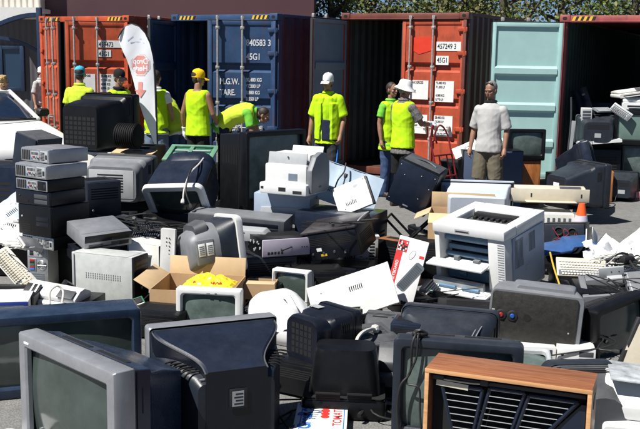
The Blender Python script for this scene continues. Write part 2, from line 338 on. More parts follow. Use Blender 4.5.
put(container('orange red shipping container with both doors ajar, behind the white feather flag', RED, INGR, RED, 12.1, 28, 39, [],
    [('plate', .60, .34, .47, .135, ['459473'], .125), ('plate', 1.085, .34, .075, .135, ['0'], .125), ('plate', .60, .52, .25, .13, ['45G1'], .12),
     ('plate', .20, .98, .34, .34, ['MAX. GROSS', '', 'TARE'], .055), ('plate', .63, .98, .38, .34, ['30.480 KG', '67.200 LB', '4.080 KG', '8.990 LB'], .06),
     ('plate', .20, 1.58, .34, .32, ['NET', '', 'CU.CAP.'], .055), ('plate', .63, 1.58, .38, .32, ['26.400 KG', '58.200 LB', '76.2 CU.M'], .06)]),
    82, 15.8, (0, 0, CH), Y=19.1, yaw=-31)
put(container('deep blue shipping container with white stencilled M.G.W. and TARE lettering', BLUE, BLUE, BLUE, 12.1, 71, 33, [],
    [('ink', .66, .28, 0, 0, ['840583 3'], .155), ('ink', .66, .52, 0, 0, ['45G1'], .155), ('ink', .20, .96, 0, 0, ['M.G.W.', 'TARE.'], .145), ('ink', .66, .96, 0, 0, ['30.480 KG', '67.200 LB', '3.880 KG', '8.550 LB'], .085),
     ('ink', .20, 1.58, 0, 0, ['NET.', 'CU.CAP.'], .145), ('ink', .66, 1.58, 0, 0, ['26.600 KG', '58.650 LB', '76.4 CU.M', '2.700 CU.FT'], .085)]),
    222, 14, (0, 0, CH), Y=17.4, yaw=-33)
for o in bpy.data.objects:
    pass
put(container('faded red shipping container with rusty header and white weight plates, one door wide open', RED2, INGR, RUST, 12.1, 92, 0, [],
    [('plate', .645, .36, .46, .155, ['457249 3'], .125), ('plate', .645, .60, .235, .155, ['45G1'], .12), ('patch', .21, .28, .36, .30, REDP, 0),
     ('plate', .16, 1.03, .36, .33, ['MAX GROSS', '', 'TARE'], .06), ('plate', .645, 1.03, .35, .36, ['32.480 KG', '71.200 LB', '', '4.080 KG', '8.990 LB'], .056),
     ('plate', .16, 1.63, .36, .33, ['MAX CARGO', '', 'CU.CAP.'], .06), ('plate', .645, 1.63, .35, .36, ['28.400 KG', '62.200 LB', '', '76.2 CU.M', '2.690 CU.FT'], .056)], hazard=False, roofc=RUST, skin=OBLU),
    403, 12.5, (0, 0, CH), Y=17.0, yaw=-29)
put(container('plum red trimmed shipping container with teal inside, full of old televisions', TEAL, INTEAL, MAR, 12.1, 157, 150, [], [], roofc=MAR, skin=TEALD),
    560, 14.8, (-CW/2, 0, CH), Y=16.2, yaw=-25)

# ------------------------------------------------------------------ the shed behind
def ribbed(name, rgb, period, stretch=None, rough=.6):
    return mat(name, rgb, rough, .12, scale=1.2)
shed = thing('shed_building', 'maroon clad industrial shed with cream ribbed corner and arched entrance porch', 'building')
SY = 32.5; kx = lambda px, Y: at(px, 60, Y).x
MARW = mat('maroon wall cladding', (.075, .032, .038), .6, .08, scale=.6); CREAM = mat('cream ribbed cladding', (.62, .58, .50), .55, .06, scale=1)
xa, xb = kx(47, SY), kx(313, SY)
m_ = MB(); m_.b2(xa, xb, SY, SY+14, 0, 7.0); m_.build('wall', MARW, shed)
c_ = MB(); pr = corrug(9, .2, .03)
sheet(c_, [(u, -d) for u, d in pr], 3.25, 7.0, lambda u, d, z: (xa - .01 - 9 + u, SY - .55 + d, z), .03); c_.b2(xa-9, xa-.02, SY-.5, SY+14, 3.2, 6.99); c_.build('upper_cladding', CREAM, shed, 25)
DGW = mat('dark grey ribbed cladding', (.085, .08, .085), .6, .1, scale=1); c_ = MB(); sheet(c_, [(u, -d*.7) for u, d in pr], 0, 3.2, lambda u, d, z: (xa - .01 - 9 + u, SY - .15 + d, z), .03); c_.build('lower_wall', DGW, shed, 25)
CREAMF = mat('white fascia', (.72, .71, .68), .5, .05); ARCH = mat('dark blue painted trim', (.014, .03, .07), .4, .15)
fy = SY - 2.2; ax = at(-14, 60, fy).x; ex = at(38.5, 60, fy).x; Rr = ex - ax
def arc(r, z0, a0=pi/2, a1=pi, n=18): return [(ex - r + r*cos(pi - (a0 + (a1-a0)*i/n)) if False else ex - r*(1 - sin((pi/2)*i/n))*1.0, z0 + r*.0 + .46*(1 - cos((pi/2)*i/n)) * -1 + .46*sin((pi/2)*i/n)*0) for i in range(n+1)]
A1 = [(ax + (ex-ax)*i/16, 2.82 + .52*sin(pi/2*i/16)) for i in range(17)]
q = MB(); q.prism(A1 + [(ex, 3.50), (ax, 3.50)], fy, fy+.12, 'Y'); q.build('porch_fascia', CREAMF, shed)
q = MB(); q.prism(A1 + [(x, z - .13) for x, z in reversed(A1)], fy-.05, fy+.2, 'Y'); q.build('arch_trim', ARCH, shed)
A2 = [(ax + (ex-ax)*i/16, 2.62 - .62*(i/16)**2) for i in range(17)]
q = MB(); q.prism(A2 + [(x, z - .1) for x, z in reversed(A2)], fy+.9, fy+1.05, 'Y'); q.build('arch_trim', ARCH, shed)
q = MB(); q.b2(ex-.02, ex+.13, fy-.06, fy+.10, 0, 3.5, .01); q.build('porch_post', ARCH, shed)
q = MB(); q.b2(ax, ex-.03, fy+.13, SY-.6, 3.38, 3.50); q.build('porch_roof', CREAMF, shed)
wx0, wx1 = kx(1, SY), kx(26.5, SY); wz1 = at(14, 46, SY).z; wz0 = at(14, 91, SY).z
wf = MB(); 
for a, b, c, d in ((wx0, wx0+.14, wz0, wz1), (wx1-.14, wx1, wz0, wz1), (wx0+.14, wx1-.14, wz1-.12, wz1), (wx0+.14, wx1-.14, wz0, wz0+.14)): wf.b2(a, b, SY-.28, SY-.16, c, d, .01)
w = wf.build('window', ARCH, shed); q = MB(); q.b2(wx0+.13, wx1-.13, SY-.215, SY-.19, wz0+.12, wz1-.11); q.build('pane', mat('reflective blue glass', (.02, .045, .085), .15, .15, scale=2), w)
# ------------------------------------------------------------------ trees
LEAF = [mat('olive leaf', (.10, .14, .02), .55, .35, scale=1.5), mat('pale gum leaf', (.15, .14, .045), .55, .3, scale=1.5), mat('deep green leaf', (.028, .052, .014), .55, .35, scale=1.5)]
BARK = mat('dark bark', (.075, .06, .048), .9, .35, scale=6, bump=.2)
def tree(label, x, y, h, r, zlow, n, seed, mix, name='gum_tree'):
    rd = random.Random(seed); root = thing(name, label, 'tree', 'trees behind the containers'); root.location = (x, y, 0)
    t = MB(); lean = rd.uniform(-.4, .4); t.tube([(0, 0, -.1), (lean*.3, .1, h*.3), (lean, 0, h*.62), (lean*1.2, 0, h*.85)], [.22, .19, .13, .05], 9)
    tips = []
    for k in range(11):
        a = k*2.4 + rd.random(); z0 = h*(.24 + .045*k); q = r*rd.uniform(.6, .95)
        e = V((lean*.7 + q*cos(a), q*sin(a), z0 + h*rd.uniform(.10, .25))); m = V((lean*.6 + q*.5*cos(a+.2), q*.5*sin(a+.2), z0 + h*.07))
        t.tube([(lean*z0/h, 0, z0), m, e], [.09, .06, .02], 6); tips += [e, m]
    t.build('trunk', BARK, root)
    bm = bmesh.new(); cl = []
    for k in range(36):
        u = rd.random()
        b = rd.choice(tips) if u < .55 else V((rd.gauss(0, .42)*r + lean*.7, rd.gauss(0, .42)*r, zlow + (h - zlow)*rd.random()))
        cl.append((b + V((rd.gauss(0, .3), rd.gauss(0, .3), rd.gauss(0, .25))), rd.uniform(.28, .62), rd.random()))
    for i in range(n):
        c, s, tone = cl[i % len(cl)]; p = c + V((rd.gauss(0, s), rd.gauss(0, s), rd.gauss(0, s*.62)))
        if p.z < zlow - .5: continue
        ln = rd.uniform(.09, .2); wd = ln*rd.uniform(.26, .42); d = V((rd.gauss(0, 1), rd.gauss(0, 1), rd.gauss(-.5, .8))).normalized(); sd = d.cross(V((rd.gauss(0, 1), rd.gauss(0, 1), rd.gauss(0, 1)))).normalized()
        f = bm.faces.new([bm.verts.new(p), bm.verts.new(p + d*ln*.5 + sd*wd), bm.verts.new(p + d*ln), bm.verts.new(p + d*ln*.5 - sd*wd)])
        f.material_index = (0 if rd.random() < .6 else 1 if rd.random() < .5 else 2) if tone < mix else (1 if rd.random() < .65 else 0)
    me = bpy.data.meshes.new('crown'); bm.to_mesh(me); bm.free()
    for q in LEAF: me.materials.append(q)
    o = bpy.data.objects.new('crown', me); COL.objects.link(o); o.parent = root
for px, Y, h, r, zl, seed, mix, lab in (
    (335, 38, 6.6, 2.3, 2.9, 3, .8, 'olive gum tree standing where the maroon shed ends'),
    (364, 43, 7.2, 2.4, 3.0, 5, .5, 'pale leaved gum tree over the open mouth of the faded red container'),
    (447, 40, 7.4, 2.6, 2.9, 8, .3, 'straw coloured gum tree over the white weight plates'),
    (470, 46, 7.6, 2.6, 3.0, 12, .5, 'far gum tree over the gap beside the teal door'),
    (508, 37, 7.0, 2.7, 2.6, 21, .7, 'dense dark trunked tree over the teal door'),
    (558, 41, 7.5, 2.8, 2.8, 34, .85, 'green spreading tree over the plum red header'),
    (640, 36, 7.2, 1.8, 3.6, 55, .9, 'thin crowned tree with a bare dark trunk at the row end'),
    (700, 42, 7.6, 3.0, 2.6, 60, .8, 'green tree past the end of the container row')):
    tree(lab, at(px, 60, Y).x, Y, h, r, zl, 5200, seed, mix)
bm = bmesh.new(); rd = random.Random(4)
for i in range(9000):
    a = rd.uniform(-1.2, 1.2); p = V((150*sin(a), 118 + 12*rd.random(), 1.7*rd.random()**1.2 * (1 + .3*sin(a*17))))
    d = V((rd.gauss(0, 1), rd.gauss(0, .5), rd.gauss(0, 1))).normalized()*.9; sd = V((rd.gauss(0, 1), rd.gauss(0, .5), rd.gauss(0, 1))).normalized()*.6
    bm.faces.new([bm.verts.new(p), bm.verts.new(p + d*.5 + sd), bm.verts.new(p + d), bm.verts.new(p + d*.5 - sd)]).material_index = rd.choice((0, 0, 2))
me = bpy.data.meshes.new('treeline'); bm.to_mesh(me); bm.free(); [me.materials.append(q) for q in LEAF]
o = bpy.data.objects.new('treeline', me); COL.objects.link(o); o['kind'] = 'stuff'
# ================================================================== PEOPLE
SKIN = mat('fair skin', (.42, .235, .16), .55, .12, scale=14); SKIN2 = mat('tanned skin', (.27, .135, .085), .55, .12, scale=14)  # the first is the paler of two skin tones
def cloth(n, c, var=.12): return mat(n, c, .85, var, scale=7, bump=.12, bscale=260, spec=.2)
HIVIS = cloth('hi vis yellow green cloth', (.46, .76, .012), .12); HIVISY = cloth('hi vis lemon cloth', (.56, .72, .05), .1); LIME = cloth('lime green cloth', (.16, .50, .05))
WSHIRT = cloth('pale grey polo cloth', (.44, .435, .425)); KHAKI = cloth('khaki cloth', (.135, .118, .085), .2); DKTR = cloth('charcoal work trouser cloth', (.032, .033, .038), .25)
JEAN = cloth('blue denim', (.045, .075, .16), .3); LJEAN = cloth('washed denim', (.14, .19, .27), .25); NAVYT = cloth('navy cloth', (.018, .022, .05)); BLKC = cloth('black cloth', (.012, .012, .013))
PATT = mat('grey patterned cloth', (.16, .15, .145), .85, .85, scale=55, bump=.1); WCAP = cloth('white cotton', (.80, .80, .80), .05); CYAN = cloth('turquoise cap cloth', (.05, .42, .60)); YCAP = cloth('golden yellow cap cloth', (.85, .52, .01))
GLOVE = cloth('white knitted glove', (.70, .71, .74)); HAIRD = mat('dark brown hair', (.03, .018, .012), .6, .4, scale=60, bump=.3); HAIRG = mat('grey hair', (.20, .18, .16), .6, .4, scale=60, bump=.3); HAIRB = mat('sandy blonde hair', (.42, .27, .12), .55, .45, scale=50, bump=.4)
EYEM = mat('dark eye', (.012, .01, .01), .2, .1); LIPM = mat('lips', (.28, .10, .08), .5, .1); SHOEM = mat('dark boot leather', (.03, .024, .02), .6, .3); BLUEST = cloth('bright blue piping', (.03, .22, .75))
def remesh(mb, name, m, parent, vox, wrinkle=0, smooth=2, wscale=6.2):
    o = mb.build('tmp', m, None); md = o.modifiers.new('r', 'REMESH'); md.mode = 'VOXEL'; md.voxel_size = vox; md.use_smooth_shade = True
    if smooth: sm = o.modifiers.new('s', 'SMOOTH'); sm.factor = .5; sm.iterations = smooth
    dg = bpy.context.evaluated_depsgraph_get(); dg.update(); me = bpy.data.meshes.new_from_object(o.evaluated_get(dg)); old = o.data
    bpy.data.objects.remove(o); bpy.data.meshes.remove(old); me.name = name
    if wrinkle:
        nn = [v.normal.copy() for v in me.vertices]
        for v, n_ in zip(me.vertices, nn):
            q = v.co; w = .6*noise.noise(V((q.x*wscale, q.y*wscale, q.z*wscale*.55))) + 1.1*(.42 - abs(noise.noise(V((q.x*wscale*.9 + q.z*5, q.y*wscale*.9, q.z*wscale*.7 + 5))))) + .8*(.4 - abs(noise.noise(V((q.x*wscale*1.7 - q.z*9, q.y*wscale*1.7, q.z*wscale*1.2 + 15)))))
            v.co = q + n_ * (w * wrinkle)
    if not me.materials: me.materials.append(m)
    me.polygons.foreach_set('use_smooth', [True]*len(me.polygons))
    o2 = bpy.data.objects.new(name, me); COL.objects.link(o2); o2.parent = parent; return o2
def limb(mb, pts, rad, n=12):
    mb.tube(pts, rad, n, 0)
    for p, r in zip(pts, rad): mb.ell(p, (r, r, r), None, 12, 8)
def hand(mb, wrist, d, palm, inf=0, curl=35, thumb_side=1):
    """five bent fingers on a tapered palm; d points to the fingertips, palm is the palm's normal"""
    d = V(d).normalized(); p = V(palm); p = (p - d*p.dot(d)).normalized(); s = d.cross(p)*thumb_side
    w = V(wrist)
    mb.tube([w, w + d*.045, w + d*.092], [.027+inf, .036+inf, .037+inf], 10, 0, flat=1); mb.ell(w + d*.055, (.034+inf,)*3)
    for k, (off, ln) in enumerate(((.030, .070), (.011, .080), (-.009, .074), (-.028, .058))):
        a = w + d*.085 + s*off; c = R(curl + 5*k); b_ = a + (d*cos(c*.5) + p*sin(c*.5))*ln*.5; e = b_ + (d*cos(c*1.5) + p*sin(c*1.5))*ln*.5
        mb.tube([a - d*.02, a, b_, e], [.0105+inf, .0100+inf, .0095+inf, .0078+inf], 7, 0); mb.ell(e, (.0078+inf,)*3, None, 7, 5)
    t0 = w + d*.025 + s*.026; t1 = t0 + (d*.6 + s*.75 + p*.25).normalized()*.042; t2 = t1 + (d*.85 + s*.25 + p*.35).normalized()*.032
    mb.tube([w + d*.01, t0, t1, t2], [.014+inf, .0135+inf, .0115+inf, .0085+inf], 7, 0); mb.ell(t2, (.0085+inf,)*3, None, 7, 5)
TORSO = [(.86, .150, .105), (.94, .168, .115), (1.02, .160, .108), (1.12, .150, .102), (1.24, .168, .112), (1.34, .182, .116), (1.41, .178, .104), (1.455, .120, .080), (1.49, .066, .064)]
def person(label, px, Y, yaw, dz=0, scale=1, lean=0, hyaw=0, hpitch=0, arms=None, legs=None, shirt=None, sleeve=.55, vest=None, hem=.80, bottom=None, blen='long', hat=None, hatm=None, hair=HAIRD, skin=SKIN, gloves=(), belly=0, extra=None, glasses=False, group='people sorting the scrap'):
    root = thing('person', label, 'person', group)
    H = V((0, 0, .95)); T = Matrix.Translation(H) @ Matrix.Rotation(R(lean), 4, 'X') @ Matrix.Translation(-H)
    def TZ(z):
        if lean < 20: return T
        p = H.copy(); a = 0; q = .95; st = .02
        while q < z - 1e-6: a = R(lean)*(.62 + .55*min(1, max(0, (q - .98)/.40))); p = p + V((0, -sin(a), cos(a)))*st; q += st
        a = R(lean)*(.62 + .55*min(1, max(0, (z - .98)/.40))) if z > .95 else R(lean)*.5
        return Matrix.Translation(p) @ Matrix.Rotation(a, 4, 'X') @ Matrix.Translation(-V((0, 0, max(z, .95))))
    T0 = T; 
    if lean >= 20: T = TZ(1.40)
    def ring(z, rx, ry, inf=0, n=20, front=0):
        P = []; T = TZ(z)
        for j in range(n):
            a = 2*pi*j/n; y = (ry + inf)*sin(a)
            if y < 0: y *= 1 + front*max(0, 1 - abs(z - 1.08)/.24)
            P.append(T @ V(((rx + inf)*cos(a), y, z)))
        return P
    A = {'L': ((.235, .015, 1.14), (.25, -.05, .89)), 'R': ((-.235, .015, 1.14), (-.25, -.05, .89))}; A = {k: [T @ V(q) for q in v] for k, v in A.items()}
    if arms: A.update({k: [V(q) if isinstance(q, tuple) else q for q in v] for k, v in arms.items()})
    SH = {'L': T @ V((.178, 0, 1.40)), 'R': T @ V((-.178, 0, 1.40))}
    LG = {'L': (V((.095, -.01, .50)), V((.105, .02, .08))), 'R': (V((-.095, -.01, .50)), V((-.105, .02, .08)))}
    if legs: LG.update({k: [V(q) for q in v] for k, v in legs.items()})
    HP = {'L': V((.085, 0, .90)), 'R': V((-.085, 0, .90))}
    # body: one continuous skin
    mb = MB(); mb.loft([ring(z, rx*.93, ry*.93, 0, front=belly) for z, rx, ry in TORSO])
    nb = T @ V((0, .005, 1.46)); hc = T @ V((0, -.02, 1.655)) if lean < 30 else T @ V((0, -.03, 1.62))
    mb.tube([nb, nb.lerp(hc, .6)], [.062, .054], 12, 0)
    for s in 'LR':
        e, w = A[s][:2]; limb(mb, [SH[s], SH[s].lerp(e, .5), e, e.lerp(w, .35), w], [.058, .050, .040, .041, .027])
        d = V(A[s][2]) if len(A[s]) > 2 else (w - e).normalized() + V((0, -.1, 0)); pn = V(A[s][3]) if len(A[s]) > 3 else (V((-1, -.2, 0)) if s == 'L' else V((1, -.2, 0)))
        hand(mb, w, d, pn, 0, A[s][4] if len(A[s]) > 4 else 32, 1 if s == 'L' else -1)
        k, an = LG[s]; limb(mb, [HP[s], HP[s].lerp(k, .5), k, k.lerp(an, .3), an], [.088, .078, .055, .055, .036]); mb.tube([an + V((0, .03, -.03)), an + V((0, -.15, -.045))], [.04, .035], 8, 0)
    HM = Matrix.Translation(hc) @ (T.to_3x3().to_4x4() if lean < 50 else Matrix.Rotation(R(lean*.75), 4, 'X')) @ Matrix.Rotation(R(hyaw), 4, 'Z') @ Matrix.Rotation(R(hpitch), 4, 'X')
    def hell(m_, c, r, rot=None, **k): b = MB(); b.ell(c, r, rot, **k); m_.add(b.bm, HM)
    hell(mb, (0, .008, .022), (.074, .093, .090)); hell(mb, (0, -.028, -.05), (.055, .060, .062)); hell(mb, (0, -.062, -.088), (.026, .024, .020))
    hell(mb, (0, -.098, -.016), (.011, .018, .022), (20, 0, 0)); hell(mb, (0, -.105, -.028), (.016, .014, .010)); hell(mb, (0, -.074, .022), (.056, .018, .013))
    for s in (-1, 1): hell(mb, (s*.074, .008, -.012), (.010, .021, .032), (0, s*8, s*12)); hell(mb, (s*.04, -.06, -.022), (.024, .022, .02))
    body = remesh(mb, 'body', skin, root, .0075, 0, 2)
    q = MB()
    for s in (-1, 1): hell(q, (s*.031, -.079, .004), (.012, .009, .007), None, u=8, v=6)
    q.build('eyes', EYEM, root); q = MB(); hell(q, (0, -.089, -.058), (.024, .010, .007), None, u=10, v=6); q.build('mouth', LIPM, root)
    if glasses:
        q = MB()
        for s in (-1, 1): hell(q, (s*.034, -.03, .098), (.030, .02, .018))
        hell(q, (0, -.03, .10), (.07, .012, .007)); q.build('sunglasses', PBLK, root)
    # clothes
    if shirt:
        mb = MB(); TS = [(hem, .178, .130)] + [t for t in TORSO if t[0] > hem + .03]
        mb.loft([ring(z, rx, ry, .016 + (.012 if z < 1 else 0), front=belly) for z, rx, ry in TS])
        for s in 'LR':
            e, w = A[s][:2]; L_ = SH[s].lerp(e, min(1, sleeve*1.25)) if sleeve < .8 else e
            pts = [SH[s], SH[s].lerp(L_, .5), L_]; rr = [.068, .071, .072]
            if sleeve >= .8: pts += [e.lerp(w, .45), e.lerp(w, .93)]; rr = [.068, .064, .056, .052, .044]
            mb.tube(pts, rr, 14, 0); mb.ell(SH[s] - (T.to_3x3() @ V((0, 0, .012))), (.072, .075, .066), None, 14, 9)
        remesh(mb, 'shirt', shirt, root, .010, .0085)
        q = MB(); q.loft([ring(z, rx, ry, .014) for z, rx, ry in ((1.47, .082, .074), (1.50, .066, .064), (1.525, .068, .07), (1.50, .085, .08))]); q.build('collar', (extra or {}).get('collar', shirt), root)
    if vest:
        mb = MB(); vh = (extra or {}).get('vhem', .82); TS = [(vh, .178, .132)] + [t for t in TORSO if t[0] > vh + .03 and t[0] < 1.46]
        mb.loft([ring(z, rx*(1 if z < 1.3 else .93), ry, .034, front=belly) for z, rx, ry in TS])
        for s in (-1, 1): b = MB(); b.ell((s*.12, 0, 1.415), (.075, .10, .07)); mb.add(b.bm, T)
        remesh(mb, 'vest', vest, root, .010, .010)
    if bottom:
        mb = MB(); mb.loft([ring(z, rx, ry, .0) for z, rx, ry in TORSO[:3]]); mb.ell((0, 0, .88), (.15, .105, .085))
        for s in 'LR':
            k, an = LG[s]
            if blen == 'long': limb(mb, [HP[s], HP[s].lerp(k, .5), k, k.lerp(an, .5), an + V((0, 0, -.02))], [.105, .100, .080, .076, .074])
            else: mb.tube([HP[s] + V((0, 0, .02)), HP[s].lerp(k, .5), k.lerp(HP[s], -.08)], [.108, .108, .103], 14, 0)
        remesh(mb, 'trousers' if blen == 'long' else 'shorts', bottom, root, .010, .010, wscale=7)
    q = MB()
    for s in 'LR':
        an = LG[s][1]; q.hull([(y, w, h, z, .03) for y, w, h, z in ((.09, .055, .06, .045), (.06, .08, .10, .055), (0, .088, .115, .06), (-.08, .095, .085, .045), (-.15, .09, .065, .035), (-.185, .05, .04, .025))], n=3) if False else None
        b = MB(); b.hull([(y, w, h, h/2, .03) for y, w, h in ((.085, .055, .07), (.06, .078, .11), (0, .086, .12), (-.07, .094, .085), (-.14, .09, .062), (-.18, .05, .04))], n=3); q = b.build('boot', SHOEM, root); q.location = (an.x, an.y, an.z - .08)
    for s in gloves:
        e, w = A[s][:2]; g_ = MB(); d = V(A[s][2]) if len(A[s]) > 2 else (w - e).normalized() + V((0, -.1, 0)); pn = V(A[s][3]) if len(A[s]) > 3 else (V((-1, -.2, 0)) if s == 'L' else V((1, -.2, 0)))
        hand(g_, w, d, pn, .010, A[s][4] if len(A[s]) > 4 else 32, 1 if s == 'L' else -1); g_.tube([w - d.normalized()*.05, w + d.normalized()*.03], [.040, .036], 12, 0); remesh(g_, 'glove', GLOVE, root, .006, 0, 1)
    # hair and hats
    hb = MB(); hb.ell((0, .022, .035), (.081, .092, .088), None, 18, 12); hb.ell((0, .046, -.022), (.066, .05, .062), None, 14, 9)
    if hair is HAIRB:
        for k in range(26): a = k*.61; hb.ell((.066*cos(a), .03 + .07*sin(a), .03 + .07*sin(k*1.7)), (.03, .03, .026), None, 8, 6)
    b2 = MB(); b2.add(hb.bm, HM)
    hr = b2.build('hair', hair, root)
    if hat == 'cap':
        c = MB(); n = 20; prof = [(.0885, .0), (.090, .02), (.0895, .05), (.084, .084), (.066, .108), (.036, .124), (.004, .129)]
        c.loft([[(r*.93*cos(2*pi*j/n), .008 + r*1.12*sin(2*pi*j/n), z) for j in range(n)] for r, z in prof], False, True)
        br = [[(x*.075*cos(0)*1.0, -.085 - dd*sqrt1(x),   .018 - .030*dd/.085 - .012*x*x) for x in [(-1 + .2*k) for k in range(11)]] for dd in (0, .03, .06, .085)]
        rows = br + [[(p[0], p[1], p[2] - .004) for p in r] for r in reversed(br)]
        c.loft([list(z) for z in zip(*[[r[k] for r in rows] for k in range(11)])] and [[r[k] for r in rows] for k in range(11)], True, True)
        c.ell((0, .008, .129), (.008, .008, .005), None, 8, 6)
        b = MB(); b.add(c.bm, HM); b.build('cap', hatm, root)
    if hat == 'bucket':
        c = MB(); n = 24; prof = [(.150, -.018), (.135, .000), (.104, .030), (.098, .050), (.092, .090), (.078, .118), (.05, .128), (.004, .130)]
        c.loft([[(r*.94*cos(2*pi*j/n), .008 + r*1.08*sin(2*pi*j/n), z - .012*cos(4*pi*j/n)*(r > .12)) for j in range(n)] for r, z in prof], False, True)
        c.loft([[(r*.94*cos(2*pi*j/n), .008 + r*1.08*sin(2*pi*j/n), z - .012*cos(4*pi*j/n)*(r > .12) - .004) for j in range(n)] for r, z in prof[:4]], False, False)
        b = MB(); b.add(c.bm, HM); b.build('hat', hatm, root)
    p = at(px, 100, Y); root.location = (p.x, Y, dz); root.rotation_euler = (0, 0, R(yaw)); root.scale = (scale*.93, scale*.95, scale)
    root['hm'] = 0; del root['hm']
    return root, T
def sqrt1(x): return math.sqrt(max(0, 1 - x*x*.92))
# seen from behind, in front of the orange red doors
person('person seen from behind in turquoise cap and plain lemon shirt', 80, 15.6, 168, scale=1.07, hyaw=12, shirt=HIVISY, sleeve=.6, hem=.80, bottom=JEAN, hat='cap', hatm=CYAN)
person('person in black cap and open lemon vest looking towards the feather flag', 119, 14.6, 52, scale=1.06, hyaw=-8, hpitch=8, shirt=BLKC, sleeve=.5, vest=HIVIS, bottom=JEAN, hat='cap', hatm=BLKC, skin=SKIN2)
person('person in denim shorts half hidden by the feather flag with a gloved hand raised', 156, 15.4, 172, scale=1.05, arms={'L': ((.33, -.05, 1.32), (.16, -.16, 1.52), (-.3, -.1, .9)), 'R': ((-.25, -.02, 1.15), (-.22, -.2, 1.0))}, shirt=WCAP, sleeve=.4, vest=HIVIS, bottom=LJEAN, blen='short', hair=HAIRD, gloves='L', skin=SKIN)
person('person with back turned in golden yellow cap, lemon vest and white gloves', 198, 14.6, 152, scale=1.07, hyaw=-52, hpitch=6, shirt=None, vest=HIVIS, bottom=BLKC, hat='cap', hatm=YCAP, skin=SKIN2, gloves='LR', extra={'vhem': .84}, arms={'L': ((.27, .02, 1.14), (.30, -.06, .90)), 'R': ((-.26, -.03, 1.15), (-.23, -.2, .97))})
person('person in jeans and lemon vest stooping behind the one with the golden yellow cap', 176, 15.7, -125, scale=1.0, lean=42, shirt=WCAP, sleeve=1, vest=HIVISY, bottom=JEAN, hair=HAIRD, arms={'L': ((.27, -.36, 1.02), (.22, -.50, .78)), 'R': ((-.27, -.36, 1.02), (-.22, -.50, .78))})
person('bareheaded person in lime and lemon vest bending low over the pile before the blue door', 224, 14.8, 84, scale=1.03, dz=.10, lean=78, hpitch=-28, shirt=LIME, sleeve=.5, vest=HIVISY, bottom=NAVYT, hair=HAIRD, skin=SKIN2, arms={'L': ((.22, -.50, .80), (.18, -.60, .55)), 'R': ((-.22, -.50, .80), (-.18, -.60, .55))}, extra={'vhem': .9})
pr_, T_ = person('person in white cap, open lemon vest and charcoal trousers with blue piping, facing us', 328, 14.2, -6, scale=1.06, hyaw=-12, hpitch=2, shirt=HIVIS, sleeve=.5, vest=None, bottom=DKTR, hat='cap', hatm=WCAP, skin=SKIN2, arms={'L': ((.27, .01, 1.14), (.25, -.10, .92)), 'R': ((-.27, .03, 1.14), (-.29, -.04, .89))}, legs={'L': ((.12, -.06, .50), (.13, .02, .08)), 'R': ((-.11, -.02, .5), (-.13, .06, .08))})
pr_.scale.x *= .93; pr_.rotation_euler.z = R(-16)
mb = MB()   # open vest in two halves over the navy shirt, short yellow sleeves
for s in (-1, 1):
    for z0, z1 in ((.84, 1.36),):
        mb.loft([[(s*x, y, z) for x, y in ((.062 + .02*(z < 1.1), -.150), (.12, -.150), (.19, -.085), (.212, 0), (.19, .09), (.10, .145), (-.004, .148), (-.004, .130), (.09, .127), (.175, .08), (.195, 0), (.172, -.07), (.11, -.13), (.062 + .02*(z < 1.1), -.132))] for z in (.86, .98, 1.1, 1.24, 1.36)])
    mb.loft([[(s*x, y, z) for x, y in ((.03, -.128), (.10, -.125), (.172, -.075), (.185, 0), (.17, .085), (.09, .13), (-.004, .135), (-.004, .115), (.08, .11), (.15, .07), (.165, 0), (.15, -.06), (.09, -.105), (.03, -.108))] for z in (1.36, 1.44)])
    b = MB(); b.ell((s*.125, 0, 1.415), (.085, .112, .075)); mb.add(b.bm)
    sh = V((s*.178, 0, 1.40)); e = V((s*.27, .01, 1.14)); mb.tube([sh, sh.lerp(e, .45), sh.lerp(e, .85)], [.086, .082, .082], 14, 0); mb.ell(sh, (.086, .086, .08))
remesh(mb, 'vest', HIVIS, pr_, .010, .008)
mb = MB(); mb.loft([[(x, y, z) for x, y in ((-.05, -.150), (.02, -.158), (.09, -.152), (.095, -.128), (.02, -.134), (-.055, -.126))] for z in (.845, .95, 1.05, 1.13)]); remesh(mb, 'navy_panel', NAVYT, pr_, .010, .004)
for s, k, an in ((1, (.12, -.06, .50), (.13, .02, .08)), (-1, (-.11, -.02, .5), (-.13, .06, .08))):
    q = MB(); q.tube([(s*.19, -.03, .80), (k[0] + s*.075, k[1] - .045, .56), (k[0] + s*.03, k[1] - .085, .47), (k[0] + s*.07, k[1] - .05, .36)], .010, 6); q.build('trouser_piping', BLUEST, pr_)
person('dark haired person in lime shirt mostly hidden behind the one in the white bucket hat', 391, 14.6, 40, scale=.99, shirt=LIME, sleeve=.5, vest=HIVIS, bottom=JEAN, hair=HAIRD, skin=SKIN2, extra={'vhem': .74})
hatp, _ = person('person in white bucket hat, lemon vest over grey patterned shirt, pulling the red hand truck', 404, 13.6, 128, scale=1.02, hyaw=-24, hpitch=12, shirt=PATT, sleeve=.62, hem=.76, vest=HIVIS, bottom=BLKC, blen='short', hat='bucket', hatm=WCAP, hair=HAIRG, skin=SKIN2, gloves='R', extra={'vhem': .84},
       arms={'R': ((-.27, -.12, 1.18), (-.20, -.36, 1.17), (.1, -.95, -.15), (.1, -.1, -.98), 60), 'L': ((.24, -.06, 1.15), (.20, -.26, 1.0))})
person('grey haired person in pale polo shirt and khaki shorts standing with arms down', 491, 13.1, -28, scale=1.03, hyaw=-14, hpitch=14, shirt=WSHIRT, sleeve=.75, hem=.84, bottom=KHAKI, blen='short', hair=HAIRG, skin=SKIN2, belly=.28, glasses=True, extra={'collar': BLKC}, arms={'L': ((.245, .03, 1.14), (.250, -.05, .89)), 'R': ((-.25, .05, 1.14), (-.27, -.02, .88))}, legs={'L': ((.125, -.01, .5), (.14, .02, .08)), 'R': ((-.12, -.03, .5), (-.13, .0, .08))})
